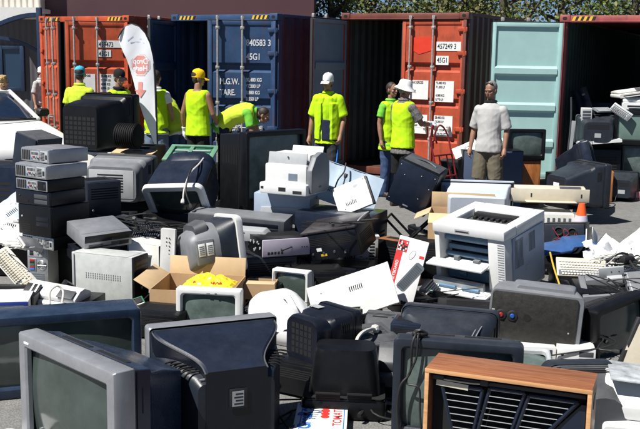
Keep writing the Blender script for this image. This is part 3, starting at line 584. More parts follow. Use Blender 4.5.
person('person with tousled sandy hair standing beyond the white car', 3, 15.6, 150, scale=.98, shirt=NAVYT, sleeve=.6, bottom=JEAN, hair=HAIRB)
person('person in white cap at the edge of the orange red container door', 41.5, 22.6, 60, scale=1.0, hpitch=10, shirt=WSHIRT, sleeve=.7, bottom=KHAKI, hat='cap', hatm=WCAP)
# ================================================================== BANNER, CAR, HAND TRUCK, CONE
BANW = mat('white banner fabric', (.84, .86, .90), .8, .06, scale=4, bump=.05, bscale=30); BANR = mat('faded red banner ink', (.72, .30, .26), .8, .12); BANP = mat('pink banner ink', (.78, .50, .50), .8, .1); BANB = mat('washed blue banner ink', (.60, .66, .78), .8, .15)
FY = 14.9
fl = thing('feather_flag', 'white feather flag banner with a red octagon and arrow, seen from its back', 'flag')
o0 = at(157, 150, FY); fl.location = (o0.x, FY, 0)
def fp(px, py): q = at(px, py, FY); return (q.x - o0.x, q.z)
def rip(x, z): return .03*sin(z*5 + x*7) + .015*sin(x*16 - z*3)
edgeR = [fp(*p) for p in ((121.5, 31), (126, 26.5), (132, 24.5), (139, 27), (145, 33.5), (150, 43.5), (153, 57), (154.8, 77), (155.8, 100), (156.4, 125), (157, 149))]
edgeL = [fp(*p) for p in ((118, 38), (118.6, 40.5), (120, 45), (123, 52), (126.5, 59), (129.5, 68), (133, 80), (138, 98), (144.5, 118), (150.5, 134), (156.2, 149))]
mb = MB(); rows = []
for (xr, zr), (xl, zl) in zip(edgeR, edgeL): rows.append([(xl + (xr-xl)*k/10, rip(xl + (xr-xl)*k/10, zl + (zr-zl)*k/10), zl + (zr-zl)*k/10) for k in range(11)])
for i in range(len(rows)-1):
    for s in range(3):
        pass
mb.loft([[*r, *[(p[0], p[1] + .003, p[2]) for p in reversed(r)]] for r in rows]); ban = mb.build('banner', BANW, fl, 60)
mb = MB(); mb.tube([(x, rip(x, z)*.0 + .012, z) for x, z in [edgeL[0]] + edgeR] + [(0.012, .012, 0)], [.016, .018, .022, .026, .028], 8, 5, flat=.7); mb.build('pole', PBLK, fl)
mb = MB()
for a in (0, pi/2): mb.tube([(.4*cos(a), .4*sin(a), .012), (0, 0, .05), (-.4*cos(a), -.4*sin(a), .012)], .014, 6, 3)
mb.build('cross_base', RODM, fl)
def on_flag(pts, off=-.004): return [(x, rip(x, z) + off, z) for x, z in pts]
def flagshape(name, pts, m, off=-.006):
    b = bmesh.new(); f = b.faces.new([b.verts.new((x, 0, z)) for x, z in pts]); bmesh.ops.triangulate(b, faces=[f]); bmesh.ops.subdivide_edges(b, edges=b.edges, cuts=3, use_grid_fill=True)
    for v in b.verts: v.co.y = rip(v.co.x, v.co.z) + off
    q = MB(); q.add(b); return q.build(name, m, ban, 80)
def octa(px, py, r): return [fp(px + r*cos(pi/8 + k*pi/4), py + r*1.12*sin(pi/8 + k*pi/4)) for k in range(8)]
flagshape('octagon', octa(140.3, 65, 10.6), BANP, -.0020); flagshape('octagon', octa(140.3, 65, 9.8), BANW, -.0032); flagshape('octagon', octa(140.3, 65, 9.1), BANR, -.0044)
flagshape('arrow_stem', [fp(*p) for p in ((138.2, 82), (142.6, 82), (142.7, 90), (138.4, 90))], BANR, -.0020); flagshape('arrow_head', [fp(*p) for p in ((134.9, 89.9), (146.2, 90.1), (140.9, 97.5))], BANR, -.0022)
for P in (((127, 40), (133, 36.2), (133.6, 37), (127.6, 41.2)), ((134, 37.6), (142, 38.8), (141.8, 39.8), (134.2, 38.6)), ((130, 42.2), (138, 41.4), (145, 43), (144.6, 44), (138, 42.4), (130.4, 43.4))): flagshape('printed_stroke', [fp(*p) for p in P], BANB, -.0020)
for body, py in (('Drop', 63.9), ('Here', 70.9)):
    x, z = fp(140.3, py); t = text('lettering', body, .118, BANW, ban, (x, rip(x, z) - .0056, z), mirror=True, align='CENTER', bold=.003, sx=.95, ext=.0003)
    for v in t.data.vertices: v.co.z -= rip(x + v.co.x, z + v.co.y) - rip(x, z)

# white car, only its bonnet corner and windscreen in view
CARW = mat('white car paint', (.78, .78, .77), .18, .03, spec=.6); CGL = mat('tinted car glass', (.012, .022, .045), .06, .2, spec=.7)
car = thing('parked_car', 'white car with dark tinted windscreen parked beside the orange red container', 'car')
def csec(y, w, zt, zb, r, n=5): return [(x, y, z) for x, z in rrect(w, zt - zb, r, n, 0, (zt + zb)/2)]
mb = MB(); mb.loft([csec(*q) for q in ((0, 1.2, .62, .34, .1), (.04, 1.46, .72, .24, .14), (.16, 1.66, .82, .2, .16), (.5, 1.76, .93, .19, .15), (1.0, 1.79, 1.02, .18, .13), (1.42, 1.80, 1.075, .18, .11), (2.2, 1.80, 1.06, .18, .10), (3.6, 1.80, 1.06, .18, .10), (4.2, 1.74, 1.05, .2, .12), (4.55, 1.55, .95, .3, .16), (4.62, 1.3, .8, .4, .12))]); mb.build('body', CARW, car, 50)
mb = MB(); mb.loft([csec(*q) for q in ((1.30, 1.52, 1.05, .95, .04), (1.62, 1.46, 1.24, .95, .07), (2.05, 1.36, 1.47, .95, .12), (2.7, 1.34, 1.51, .95, .12), (3.3, 1.34, 1.48, .95, .12), (3.75, 1.42, 1.27, .95, .1), (4.1, 1.5, 1.06, .95, .04))]); mb.build('window', CGL, car, 50)
mb = MB(); mb.loft([csec(*q) for q in ((2.02, 1.37, 1.485, 1.43, .02), (2.1, 1.38, 1.50, 1.44, .025), (2.7, 1.37, 1.535, 1.46, .03), (3.3, 1.37, 1.505, 1.44, .025))]); 
for s in (-1, 1):
    mb.tube([(s*.775, 1.22, 1.07), (s*.735, 1.6, 1.26), (s*.685, 2.06, 1.48)], .034, 8); mb.tube([(s*.68, 3.3, 1.48), (s*.77, 4.05, 1.06)], .05, 8, 0); mb.tube([(s*.70, 2.72, 1.5), (s*.80, 2.75, 1.06)], .035, 8, 0)
mb.build('roof', CARW, car)
mb = MB(); mb.tube([(-.74, 1.235, 1.075), (0, 1.06, 1.085), (.74, 1.235, 1.075)], .02, 6); mb.tube([(.55, 1.15, 1.10), (.1, 1.22, 1.12), (-.2, 1.3, 1.15)], .009, 5); mb.build('wiper', PBLK, car)
for s in (-1, 1):
    mb = MB(); mb.hull([(0, .16, .10, 0, .04), (.05, .20, .135, 0, .05), (.10, .19, .13, 0, .05)], n=4); mm = mb.build('side_mirror', PBLK, car); mm.location = (s*.98, 1.42, 1.16)
    q = MB(); q.tube([(s*-.2, .06, -.06), (s*-.09, .05, -.02)], .02, 6, 0); q.build('mirror_arm', PBLK, mm)
    mb = MB(); mb.hull([(-.01, .26, .12, 0, .05), (.10, .36, .15, 0, .05)], n=4); hl = mb.build('headlight', mat('clear lamp lens', (.5, .52, .55), .08, .1, spec=.8), car); hl.location = (s*.60, .03, .64); hl.rotation_euler = (0, 0, s*.35)
    for y in (.85, 3.55):
        q = MB(); q.lathe([(.02, -.1), (.30, -.1), (.325, -.07), (.325, .07), (.30, .1), (.02, .1)], n=28, M=Matrix.Rotation(pi/2, 4, 'Y')); w = q.build('wheel', CABLE, car); w.location = (s*.80, y, .325)
        q = MB(); q.lathe([(.01, -.105), (.2, -.105), (.21, .105), (.01, .105)], n=20, M=Matrix.Rotation(pi/2, 4, 'Y')); q.build('rim', SILV, w)
mb = MB(); mb.hull([(-.012, .7, .12, .55, .04), (.05, .8, .14, .55, .04)]); mb.build('front_grille', PBLK, car)
put(car, 37, 119, (.78, 1.28, 1.07), z=1.07, yaw=42)

# hand truck
ht = thing('hand_truck', 'red tubular hand truck held by the person in the white bucket hat', 'hand truck')
REDT = mat('red enamel tube', (.19, .010, .012), .4, .3); mb = MB()
for s in (-1, 1): mb.tube([(s*.22, 0, .05), (s*.22, 0, .95), (s*.20, .0, 1.10), (s*.13, .0, 1.20), (s*.06, .02, 1.21), (s*.05, .10, 1.10), (s*.06, .10, .98)], .013, 8)
for z in (.2, .5, .8): mb.tube([(-.22, 0, z), (0, -.02, z), (.22, 0, z)], .013, 7, 3)
for s in (-1, 1): mb.tube([(s*.09, 0, .2), (s*.09, 0, .8)], .010, 6, 0)
mb.build('frame', REDT, ht)
mb = MB(); mb.b2(-.24, .24, -.24, .02, .02, .035, .004); mb.build('toe_plate', REDT, ht)
for s in (-1, 1): q = MB(); q.lathe([(.02, -.04), (.10, -.04), (.125, -.02), (.125, .02), (.10, .04), (.02, .04)], n=20, M=Matrix.Rotation(pi/2, 4, 'Y')); w = q.build('wheel', CABLE, ht); w.location = (s*.28, .12, .125)
put(ht, 441, 130, (.1, 0, 1.21), Y=13.3, yaw=48, pitch=-16); ht.location.z = .03

# traffic cone on the bare asphalt
cone = thing('traffic_cone', 'orange traffic cone with a pale reflective collar on the bare asphalt', 'cone')
ORG = mat('fluorescent orange pvc', (.85, .10, .012), .5, .1); COLL = mat('pale reflective collar', (.55, .53, .62), .4, .1)
mb = MB(); mb.lathe([(.155, .03), (.15, .05), (.035, .68), (.03, .70), (.012, .70)], n=28); mb.b2(-.19, .19, -.19, .19, 0, .035, .012); mb.build('cone_body', ORG, cone)
mb = MB(); mb.lathe([(.118, .255), (.0595, .575)], n=28); mb.lathe([(.121, .25), (.121, .258), (.0585, .58), (.056, .58)], n=28); mb.build('reflective_collar', COLL, cone)
put(cone, 582, 203.5, (0, 0, .70), z=.70, yaw=15)
# ================================================================== MACHINES: generators
def slots(mb, x0, x1, z0, z1, n, y, axis='H', fill=.5, th=.004):
    """n dark slots on a face at depth y, proud by 1 mm"""
    for k in range(n):
        if axis == 'H':
            p = (z1 - z0)/n; a = z0 + p*k; mb.b2(x0, x1, y - .001, y + th, a + p*(1-fill)/2, a + p*(1+fill)/2)
        else:
            p = (x1 - x0)/n; a = x0 + p*k; mb.b2(a + p*(1-fill)/2, a + p*(1+fill)/2, y - .001, y + th, z0, z1)
def crt(name, label, cat, w, h, d, body, bezel=None, screen=SCRN, bz=.05, bot=None, fd=.10, bw=.5, bh=.55, bzc=.5, mid=.42, group=None, vents=True, rad=.02, knobs=True, rear=True, ir=.03):
    """tube set: bezel frame, bulging glass, housing that steps back and tapers; local front faces -y, base at z=0"""
    root = thing(name, label, cat, group); bezel = bezel or body; bot = bot if bot is not None else bz*1.6
    iw, ih, izc = w - 2*bz, h - bz - bot, (bot + h - bz)/2
    def rg(W, H, y, zc, r): return [(x, y, z) for x, z in rrect(W, H, r, 5, 0, zc)]
    mb = MB(); mb.loft([rg(w*.985, h*.985, fd, h/2, rad), rg(w, h, fd*.9, h/2, rad), rg(w, h, .014, h/2, rad), rg(w-.012, h-.012, .003, h/2, rad), rg(w-.03, h-.03, 0, h/2, rad), rg(iw+.022, ih+.022, .002, izc, ir), rg(iw, ih, .012, izc, ir*.93), rg(iw-.006, ih-.006, .034, izc, ir*.87)], False, False)
    bzo = mb.build('bezel', bezel, root, 30)
    g_ = bmesh.new(); nx, nz = 14, 11; vv = []
    for j in range(nz+1):
        for i in range(nx+1):
            u, v = i/nx*2-1, j/nz*2-1; vv.append(g_.verts.new((u*iw/2*1.01, .034 - .022*(1-u*u)*(1-.0*v) * 1 - .016*(1-v*v), izc + v*ih/2*1.01)))
    for j in range(nz):
        for i in range(nx): a = j*(nx+1)+i; g_.faces.new((vv[a], vv[a+1], vv[a+nx+2], vv[a+nx+1]))
    for v in g_.verts: v.co.y += .018
    mb = MB(); mb.add(g_); mb.build('screen', screen, root, 80)
    S = [(fd*.88, w*.975, h*.97, h/2, rad), (fd + .01, w*.965, h*.955, h/2, rad*1.2), (d*mid, w*.93, h*.93, h*.485, rad*1.6), (d*mid + .035, w*.86, h*.86, h*.465, rad*2)]
    e = (d*.93, w*bw, h*bh, h*bzc*.92, rad*2.2); a = S[-1]
    S.append(tuple(a[k] + (e[k]-a[k])*.45 + (.03*h if k == 2 else 0) for k in range(5))); S += [e, (d, w*bw*.93, h*bh*.93, e[3], rad*2)]
    mb = MB(); mb.hull(S, n=4); ho = mb.build('housing', body, root, 32)
    q = MB(); q.hull([(fd + .016, w*.969, h*.959, h/2, rad*1.2), (fd + .021, w*.969, h*.959, h/2, rad*1.2)], n=4); q.build('seam', HOLE, ho)
    y0, y1 = fd + .05, d*mid - .02; n_ = int((y1 - y0)/.018)
    for s in ((-1, 1) if n_ > 0 else ()):
        q = MB()
        for k in range(n_): y = y0 + k*.018; xw = w*(.4815 - .0165*(y - fd)/(d*mid - fd)); q.b2(s*xw - .003, s*xw + .0015, y, y + .008, h*.62, h*.82)
        q.build('side_vents', HOLE, ho)
    if vents:
        v = MB(); zt = h*.965 + .0
        for k in range(7): y = fd + .05 + k*(d*mid - fd - .08)/7; tz = h/2 + (h*.955 + (h*.93 - h*.955)*(y - fd)/(d*mid - fd))/2 - h*.015*(y - fd)/(d*mid - fd); v.b2(-w*.33, -w*.04, y, y + .010, tz - .01, tz + .0015); v.b2(w*.04, w*.33, y, y + .010, tz - .01, tz + .0015)
        v.build('vent_slots', HOLE, ho)
    if rear:
        v = MB(); slots(v, -w*bw*.36, w*bw*.36, e[3] + e[2]*.12, e[3] + e[2]*.36, 6, 0); 
        v.build('rear_vents', HOLE, ho, M=Matrix.Translation((0, d + .0005, 0)) @ Matrix.Rotation(pi, 4, 'Z'))
        q = MB(); q.b2(-.05, .05, d - .001, d + .0015, e[3] - e[2]*.25, e[3] - e[2]*.05); q.build('rating_label', LGRY, ho)
        q = MB(); q.tube([(w*bw*.2, d, e[3] - e[2]*.3), (w*bw*.25, d + .06, e[3] - e[2]*.4), (w*bw*.3, d + .09, .02), (w*.3, d + .02, .005)], .0045, 6); q.build('power_cord', CABLE, root)
    if knobs:
        q = MB()
        for k in range(5): q.b2(w*.16 + k*.03, w*.16 + k*.03 + .018, -.005, .004, bot*.36, bot*.36 + .012, .003)
        q.b2(w*.36, w*.36 + .03, -.006, .004, bot*.33, bot*.33 + .02, .005); q.build('button', bezel if bezel is not WHITE else LGRY, bzo)
        q = MB(); q.b2(-w*.42, -w*.42 + .07, -.0015, .004, bot*.4, bot*.4 + .012); q.build('badge', SILV, bzo)
    return root
def ports(root, x0, z0, sc=1, par=None):
    """row of rear sockets, coloured as on any desktop computer"""
    cols = [(PBLU, .028, .012), (RUBY, .045, .012), (PCB, .012, .012), (LAV, .014, .014), (PBLK, .030, .012), (BRASSC, .012, .010)]
    x = x0
    for k in range(6):
        m, w, h = cols[k]; q = MB(); q.b2(x, x + w*sc, -.006, .002, z0 + (k % 2)*.014, z0 + (k % 2)*.014 + h*sc, .002); q.build('port', m, par or root); x += w*sc + .006
def pc(label, w, h, d, body, face='front', fmat=None, group=None, name='computer_case', horizontal=True, fan=True, feet=True):
    """desktop or tower case; the detailed face looks to -y"""
    root = thing(name, label, 'computer', group)
    mb = MB(); mb.b2(-w/2, w/2, .012, d, .004, h, .006); mb.b2(-w/2+.0, w/2-.0, .05, d-.02, h-.0005, h+.0025, .001); mb.build('case', body, root)
    f = fmat or body
    if face == 'front':
        mb = MB(); mb.b2(-w/2-.002, w/2+.002, -.012, .014, 0, h+.003, .009); fp_ = mb.build('front_panel', f, root)
        q = MB()
        if horizontal:
            nb = max(1, int(h/.05)); 
            for k in range(min(2, nb)): q.b2(w*.06, w*.44, -.0145, -.01, h*.52 - k*.048, h*.52 - k*.048 + .036, .002)
        else:
            for k in range(3): q.b2(-w*.40, w*.40, -.0145, -.01, h - .07 - k*.048, h - .07 - k*.048 + .038, .002)
        q.build('drive_bay', DGRY if f not in (DGRY, BLK) else BLK2, fp_)
        q = MB(); (q.ell((-w*.38, -.013, h*.6), (.010, .004, .010), None, 12, 8) if horizontal else q.ell((0, -.013, h*.42), (.014, .005, .014), None, 12, 8)); q.build('power_button', LGRY if f is BLK else PBLK, fp_)
        q = MB(); slots(q, -w*.42, -w*.12 if horizontal else w*.42, h*.12, h*(.38 if horizontal else .3), 4, -.0125); q.build('front_vents', HOLE, fp_)
    else:
        mb = MB(); mb.b2(-w/2+.004, w/2-.004, .006, .014, .006, h-.006, .002); rp = mb.build('rear_panel', STEEL, root)
        if horizontal:
            q = MB(); q.b2(w*.20, w*.46, .003, .009, h*.12, h*.88, .003); ps = q.build('power_supply', LGRY if h > .11 else BLK2, rp)
            q = MB(); slots(q, w*.22, w*.36, h*.2, h*.8, 6, .002, 'H'); q.build('supply_vents', HOLE, ps); q = MB(); q.b2(w*.385, w*.445, .000, .006, h*.3, h*.62, .004); q.build('power_inlet', PBLK, ps)
            q = MB(); slots(q, -w*.46, -w*.16, h*.15, h*.85, 5, .004, 'V', .55); q.build('slot_covers', HOLE, rp)
            q = MB(); q.b2(-w*.13, w*.17, .0035, .008, h*.15, h*.8, .002); io = q.build('port_plate', LGRY, rp)
            q = MB()
            ports(io, -w*.12, h*.28, min(1, w/.42)*.75, io)
            for c_, z in ((BLUEG, .55),): q = MB(); slots(q, -w*.11, w*.15, h*.55, h*.75, 6, .003, 'V', .6); q.build('riser_slots', PBLK, io)
        else:
            q = MB(); q.b2(-w*.44, w*.44, .002, .009, h*.76, h*.97, .003); ps = q.build('power_supply', LGRY, rp)
            fanp(ps, w*.16, h*.865, min(w*.23, h*.085), .001)
            for k in (0, 1): q = MB(); q.b2(-w*.36, -w*.18, -.001, .004, h*(.80+.085*k), h*(.80+.085*k)+.028, .003); q.build('power_inlet', PBLK, ps)
            q = MB(); q.b2(-w*.44, -w*.06, .002, .008, h*.40, h*.72, .002); io = q.build('port_plate', SILV, rp)
            for k in range(5): q = MB(); q.b2(-w*.36, -w*.14, -.003, .004, h*(.43+.055*k), h*(.43+.055*k)+.020, .002); q.build('port', (PBLU, RUBY, PCB, PBLK, RUBY)[k], io)
            fanp(rp, w*.2, h*.56, w*.21, .004)
            q = MB(); slots(q, -w*.4, w*.3, h*.05, h*.36, 6, .004, 'H', .5); q.build('slot_covers', PGRY, rp)
    if feet:
        q = MB()
        for x in (-1, 1):
            for y in (.06, d-.06): q.cyl((x*w*.4, y, -.001), (x*w*.4, y, .008), .016, n=10)
        q.build('feet', PBLK, root)
    return root
def fanp(par, x, z, r, y):
    q = MB()
    for k in range(5):
        rr = r*(.25 + .75*k/4); P = [(x + rr*cos(2*pi*j/20), y - .002, z + rr*sin(2*pi*j/20)) for j in range(21)]; q.tube(P, .0022, 5, 0)
    for k in range(4): a = k*pi/4; q.tube([(x - r*cos(a), y - .003, z - r*sin(a)), (x + r*cos(a), y - .003, z + r*sin(a))], .002, 5, 0)
    b = MB(); b.cyl((x, y + .001, z), (x, y + .004, z), r*1.02, n=20); b.build('fan_hole', HOLE, par); q.build('fan_grille', STEEL, par)
def deck(label, w, h, d, body, fmat=None, name='video_recorder', cat='video recorder', group=None, slot=True, disp=True):
    """flat player with slot, display, buttons and rear-lip lid"""
    root = thing(name, label, cat, group); mb = MB(); mb.b2(-w/2, w/2, .01, d, .008, h, .004); mb.b2(-w/2-.002, w/2+.002, .03, d+.002, h-.004, h+.002, .002); mb.build('case', body, root)
    mb = MB(); mb.b2(-w/2-.002, w/2+.002, -.01, .012, .004, h+.002, .007); f = mb.build('front_panel', fmat or body, root)
    if slot: q = MB(); q.b2(-w*.42, -w*.02, -.0125, -.008, h*.5, h*.82, .003); q.build('slot_flap', BLK2, f)
    if disp: q = MB(); q.b2(w*.04, w*.28, -.0125, -.008, h*.45, h*.8, .002); q.build('display_window', HOLE, f)
    q = MB()
    for k in range(5): q.b2(-w*.4 + k*w*.07, -w*.4 + k*w*.07 + w*.045, -.013, -.008, h*.16, h*.32, .002)
    for k in range(3): q.cyl((w*.33 + k*w*.05, -.014, h*.5), (w*.33 + k*w*.05, -.008, h*.5), w*.014, n=10)
    q.build('buttons', LGRY if (fmat or body) in (BLK, BLK2, NAVY) else PBLK, f)
    q = MB(); slots(q, -w*.3, w*.3, 0, 0, 0, 0); 
    for k in range(8): q.b2(-w*.38, w*.38, d*.45 + k*d*.05, d*.45 + k*d*.05 + .006, h, h + .0028)
    q.build('lid_vents', HOLE, root)
    q = MB()
    for x in (-1, 1):
        for y in (.05, d-.05): q.cyl((x*w*.42, y, 0), (x*w*.42, y, .012), .016, n=10)
    q.build('feet', PBLK, root); return root
def speaker(label, w, h, d, wd, grille, group=None, name='loudspeaker', drivers=False):
    root = thing(name, label, 'loudspeaker', group); mb = MB(); mb.b2(-w/2, w/2, .012, d, 0, h, .004); mb.build('cabinet', wd, root)
    mb = MB(); mb.b2(-w/2+.008, w/2-.008, -.006, .014, .01, h-.01, .006); gr = mb.build('grille_cloth', grille, root)
    q = MB(); q.b2(-.03, .03, -.0075, -.005, .03, .045, .002); q.build('badge', SILV, gr)
    if drivers:
        for z, r in ((h*.3, w*.36), (h*.72, w*.2)):
            q = MB(); q.lathe([(r*1.08, 0), (r*1.08, .008), (r, .010), (r*.9, .003), (r*.3, -.03), (r*.28, -.02), (.002, -.015)], n=24, M=Matrix.Translation((0, -.006, z)) @ Matrix.Rotation(pi/2, 4, 'X')); q.build('driver_cone', PBLK, root)
    return root
def board(name, label, cat, w, h, t, m, group=None, fold=.02, holes=0, hm=None, seed=0):
    """sheet-metal cover lying or leaning: plate with folded rims, standing in the local x-z plane"""
    root = thing(name, label, cat, group); mb = MB(); sd_ = seed*3.7 + w*5; rings = []
    bend = lambda x, z: .016*noise.noise(V((x*4 + sd_, z*4, 1))) + .012*noise.noise(V((x*9, z*2 + sd_, 4)))
    for i in range(15):
        x = -w/2 + w*i/14; zz = [h*j/8 for j in range(9)]
        cut = .02*max(0, noise.noise(V((x*12 + sd_, 3, 2))))
        rings.append([(x, bend(x, z), z - (cut if j == 8 else 0)) for j, z in enumerate(zz)] + [(x, bend(x, z) + t, z - (cut if z == h else 0)) for z in reversed(zz)])
    mb.loft(rings)
    for a in ((-w/2, -w/2+.004, t-.001, t+fold, .004, h-.004), (w/2-.004, w/2, t-.001, t+fold, .004, h-.004), (-w/2+.005, w/2-.005, t-.001, t+fold, h-.004, h), (-w/2+.005, w/2-.005, t-.001, t+fold, 0, .004)): mb.b2(*a)
    o = mb.build('plate', m, root, 50); rd = random.Random(seed)
    if w > .25 and h > .2:
        q = MB(); x0, z0 = rd.uniform(-w*.3, 0), rd.uniform(h*.2, h*.6)
        for k in range(7): xx = x0 + k*.017; q.b2(xx, xx + .008, bend(xx, z0) - .0012, bend(xx, z0) + .002, z0, z0 + .045)
        q.build('vent_slots', HOLE, o);
        q = MB(); a_ = rd.uniform(.05, .2)*w; q.b2(a_, a_ + .05, bend(a_, h*.8) - .002, bend(a_, h*.8) + .003, h*.74, h*.74 + .03); q.build('sticker', LGRY if m is not LGRY else PAPER, o)
    if holes:
        q = MB()
        for k in range(holes): x, z = rd.uniform(-w*.42, w*.42), rd.uniform(h*.1, h*.9); q.cyl((x, -.0015, z), (x, .001, z), .006, n=9)
        for x, z in ((-w*.45, h*.08), (w*.45, h*.08), (-w*.45, h*.92), (w*.45, h*.92)): q.cyl((x, -.0015, z), (x, .001, z), .007, n=9)
        q.build('screw_holes', hm or PBLK, o)
    return root
def keyboard(label, w=.45, d=.17, body=BEIGE, keys=OFFW, group=None):
    root = thing('keyboard', label, 'keyboard', group); mb = MB(); mb.prism([(0, 0), (d, 0), (d, .032), (d*.8, .034), (.01, .016), (0, .012)], -w/2, w/2, 'X', .004); b = mb.build('base', body, root)
    q = MB(); q.prism([(d*.03, .0165), (d*.86, .0335), (d*.86, .0305), (d*.03, .0145)], -w*.472, w*.485, 'X'); q.build('key_bed', PGRY, root)
    q = MB()
    for r in range(6):
        y = d*.80 - r*d*.128 - (0 if r == 0 else d*.03); z = .0155 + y/d*.0205; n = 15
        for k in range(n):
            x = -w*.46 + k*w*.052 + r*.004
            if x + w*.048 < w*.33: q.b2(x, x + w*.043, y - d*.098, y, z, z + .010, .003, seg=1)
        for k in range(3): x = w*.345 + k*w*.045; q.b2(x, x + w*.040, y - d*.10, y, z, z + .010, .0025, seg=1)
    q.build('keys', keys, root); return root
def cord(name, label, pts, r=.005, m=CABLE, cat='cable', plug=True, group=None):
    mb = MB(); mb.tube(pts, r, 7, 7); root = thing(name, label, cat, group); mb.build('lead', m, root)
    if plug:
        q = MB(); p = V(pts[-1]); d = (V(pts[-1]) - V(pts[-2])).normalized(); q.tube([p, p + d*.02, p + d*.045], [r*1.6, r*2.6, r*2.4], 8, 0); q.build('plug', m, root)
    return root
def carton(label, w, d, h, flap=.2, open_=(60, 70, -100, 110), group=None, m=None, m2=None):
    root = thing('cardboard_box', label, 'cardboard box', group); m = m or CARD; m2 = m2 or CARDD; mb = MB()
    for a in ((-w/2, w/2, 0, .006, 0, h), (-w/2, w/2, d-.006, d, 0, h), (-w/2, -w/2+.006, .006, d-.006, 0, h), (w/2-.006, w/2, .006, d-.006, 0, h), (-w/2+.006, w/2-.006, .006, d-.006, .001, .007)): mb.b2(*a)
    mb.build('box_body', m, root)
    for (a, ln, rz, x, y) in ((open_[0], w, 0, 0, 0), (open_[1], w, 180, 0, d), (open_[2], d, 90, w/2, d/2), (open_[3], d, -90, -w/2, d/2)):
        if a is None: continue
        q = MB(); q.b2(-ln/2+.004, ln/2-.004, -.005, 0, 0, flap, .001); f = q.build('flap', m2, root); f.location = (x, y, h); f.rotation_euler = (R(a), 0, R(rz))
    return root
def junkbox(name, label, cat, w, d, h, m, seed=0, group=None, fm=None):
    """plain equipment case with front panel, knobs, vents and feet"""
    rd = random.Random(seed); root = thing(name, label, cat, group); mb = MB(); mb.b2(-w/2, w/2, .01, d, .008, h, .008); c = mb.build('case', m, root)
    mb = MB(); mb.b2(-w/2+.004, w/2-.004, -.004, .012, .014, h-.008, .006); f = mb.build('front_panel', fm or m, root)
    q = MB(); n = rd.randint(3, 6) if seed % 5 == 1 else 1
    for k in range(n): x = -w*.4 + k*w*.8/n + .02; r = rd.uniform(.006, .013); q.cyl((x, -.012, h*rd.choice((.2, .3))), (x, -.003, h*.3), r, n=12)
    q.build('knobs', rd.choice((LGRY, DGRY, PBLK, PBLK)), f)
    q = MB(); slots(q, -w*.4, w*.4, h*.55, h*.85, 5, -.0045); q.build('front_vents', HOLE, f)
    q = MB()
    for k in range(9): q.b2(-w*.36, w*.36, d*.3 + k*d*.06, d*.3 + k*d*.06 + .008, h-.001, h+.0015)
    q.build('lid_vents', HOLE, c)
    q = MB(); slots(q, .1*d, .8*d, h*.3, h*.7, 6, 0); q.build('side_vents', HOLE, c, M=Matrix.Translation((w/2, .05*d, 0)) @ Matrix.Rotation(pi/2, 4, 'Z')); return root
def printer(label, w, d, h, m, m2, tray=True, group=None, cat='printer', name='desktop_printer', lid=None):
    """office printer: lower shell, upper shell, paper tray, output slot, control panel"""
    root = thing(name, label, cat, group); mb = MB(); mb.hull([(0, w*.96, h*.52, h*.26, .02), (.02, w, h*.56, h*.28, .025), (d-.02, w, h*.56, h*.28, .025), (d, w*.96, h*.5, h*.26, .02)]); lo = mb.build('lower_shell', m, root)
    mb = MB(); mb.prism([(.06, h*.565), (d-.01, h*.565), (d-.01, h*.80), (d*.62, h), (d*.40, h*.97), (.05, h*.74)], -w/2+.01, w/2-.01, 'X', .012); up = mb.build('upper_shell', m, root)
    q = MB(); q.b2(-w*.36, w*.36, -.002, .02, h*.18, h*.34, .003); q.build('output_slot', HOLE, lo)
    q = MB(); q.b2(-w*.33, w*.33, -.13, .03, h*.145, h*.165, .004); q.build('paper_tray', m2, root)
    q = MB(); q.box(w*.28, d*.22, h*.87, w*.28, .09, .006, .002, (28, 0, 0)); cp = q.build('control_panel', DGRY, up)
    q = MB(); slots(q, 0, d*.5, h*.15, h*.4, 6, 0); q.build('side_vents', HOLE, lo, M=Matrix.Translation((w/2, .2*d, 0)) @ Matrix.Rotation(pi/2, 4, 'Z'))
    if tray: q = MB(); q.box(0, d*.86, h*1.08, w*.78, .012, h*.55, .005, (-24, 0, 0)); q.build('paper_support', m2, root)
    return root
# ================================================================== THE PILE: front row
def AT(px, py, Y): return tuple(at(px, py, Y))
t = crt('television', 'big television with silver bezel and dusty dark glass, largest at the front of the pile', 'television', .92, .64, .56, SKYBLK2, SILV, SCRN, bz=.075, bot=.10, fd=.12, bw=.52, bh=.6, mid=.40, rad=.006, ir=.010)
q = MB(); q.b2(-.395, -.345, -.0015, .004, .590, .602, .001); q.build('maker_badge', PAPER, [c for c in t.children if c.name.startswith('bezel')][0])
put(t, 113.5, 374, (.46, 0, .64), z=.64, yaw=-45)
# television seen from behind, two scooped vents on the shoulders
t = crt('television', 'black television with two scooped vents on its shoulders, its back towards us', 'television', .76, .62, .50, BLK2, SILV, SCRN, bz=.06, fd=.10, bw=.54, bh=.78, bzc=.48, mid=.42, vents=False, rear=False, rad=.02)
hs = [c for c in t.children if c.name.startswith('housing')][0]
[bpy.data.objects.remove(c) for c in list(hs.children)]; bpy.data.objects.remove(hs)
q = MB(); q.hull([(.085, .745, .605, .305, .02), (.105, .74, .60, .302, .02), (.115, .725, .50, .25, .03), (.30, .64, .475, .2375, .05), (.44, .47, .43, .215, .05), (.49, .43, .40, .20, .04)], n=5); hs = q.build('housing', CHAR, t, 35)
sm = lambda u: u*u*(3-2*u)
hw_ = lambda y: .358 - .185*sm(min(1, max(0, (y-.12)/.34))); tz_ = lambda y: .603 - .14*max(0, (y-.10)/.40)**1.15
rings = []
for i in range(15):
    y = .10 + .395*i/14; a, z = hw_(y), tz_(y); rings.append([(-a, y, .12), (-a, y, z-.014), (-a+.014, y, z), (a-.014, y, z), (a, y, z-.014), (a, y, .12)])
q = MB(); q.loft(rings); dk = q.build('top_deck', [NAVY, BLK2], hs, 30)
for f in dk.data.polygons: f.material_index = 0 if f.normal.z > .5 else 1  # upward faces take the bluer plastic, a painted sky sheen
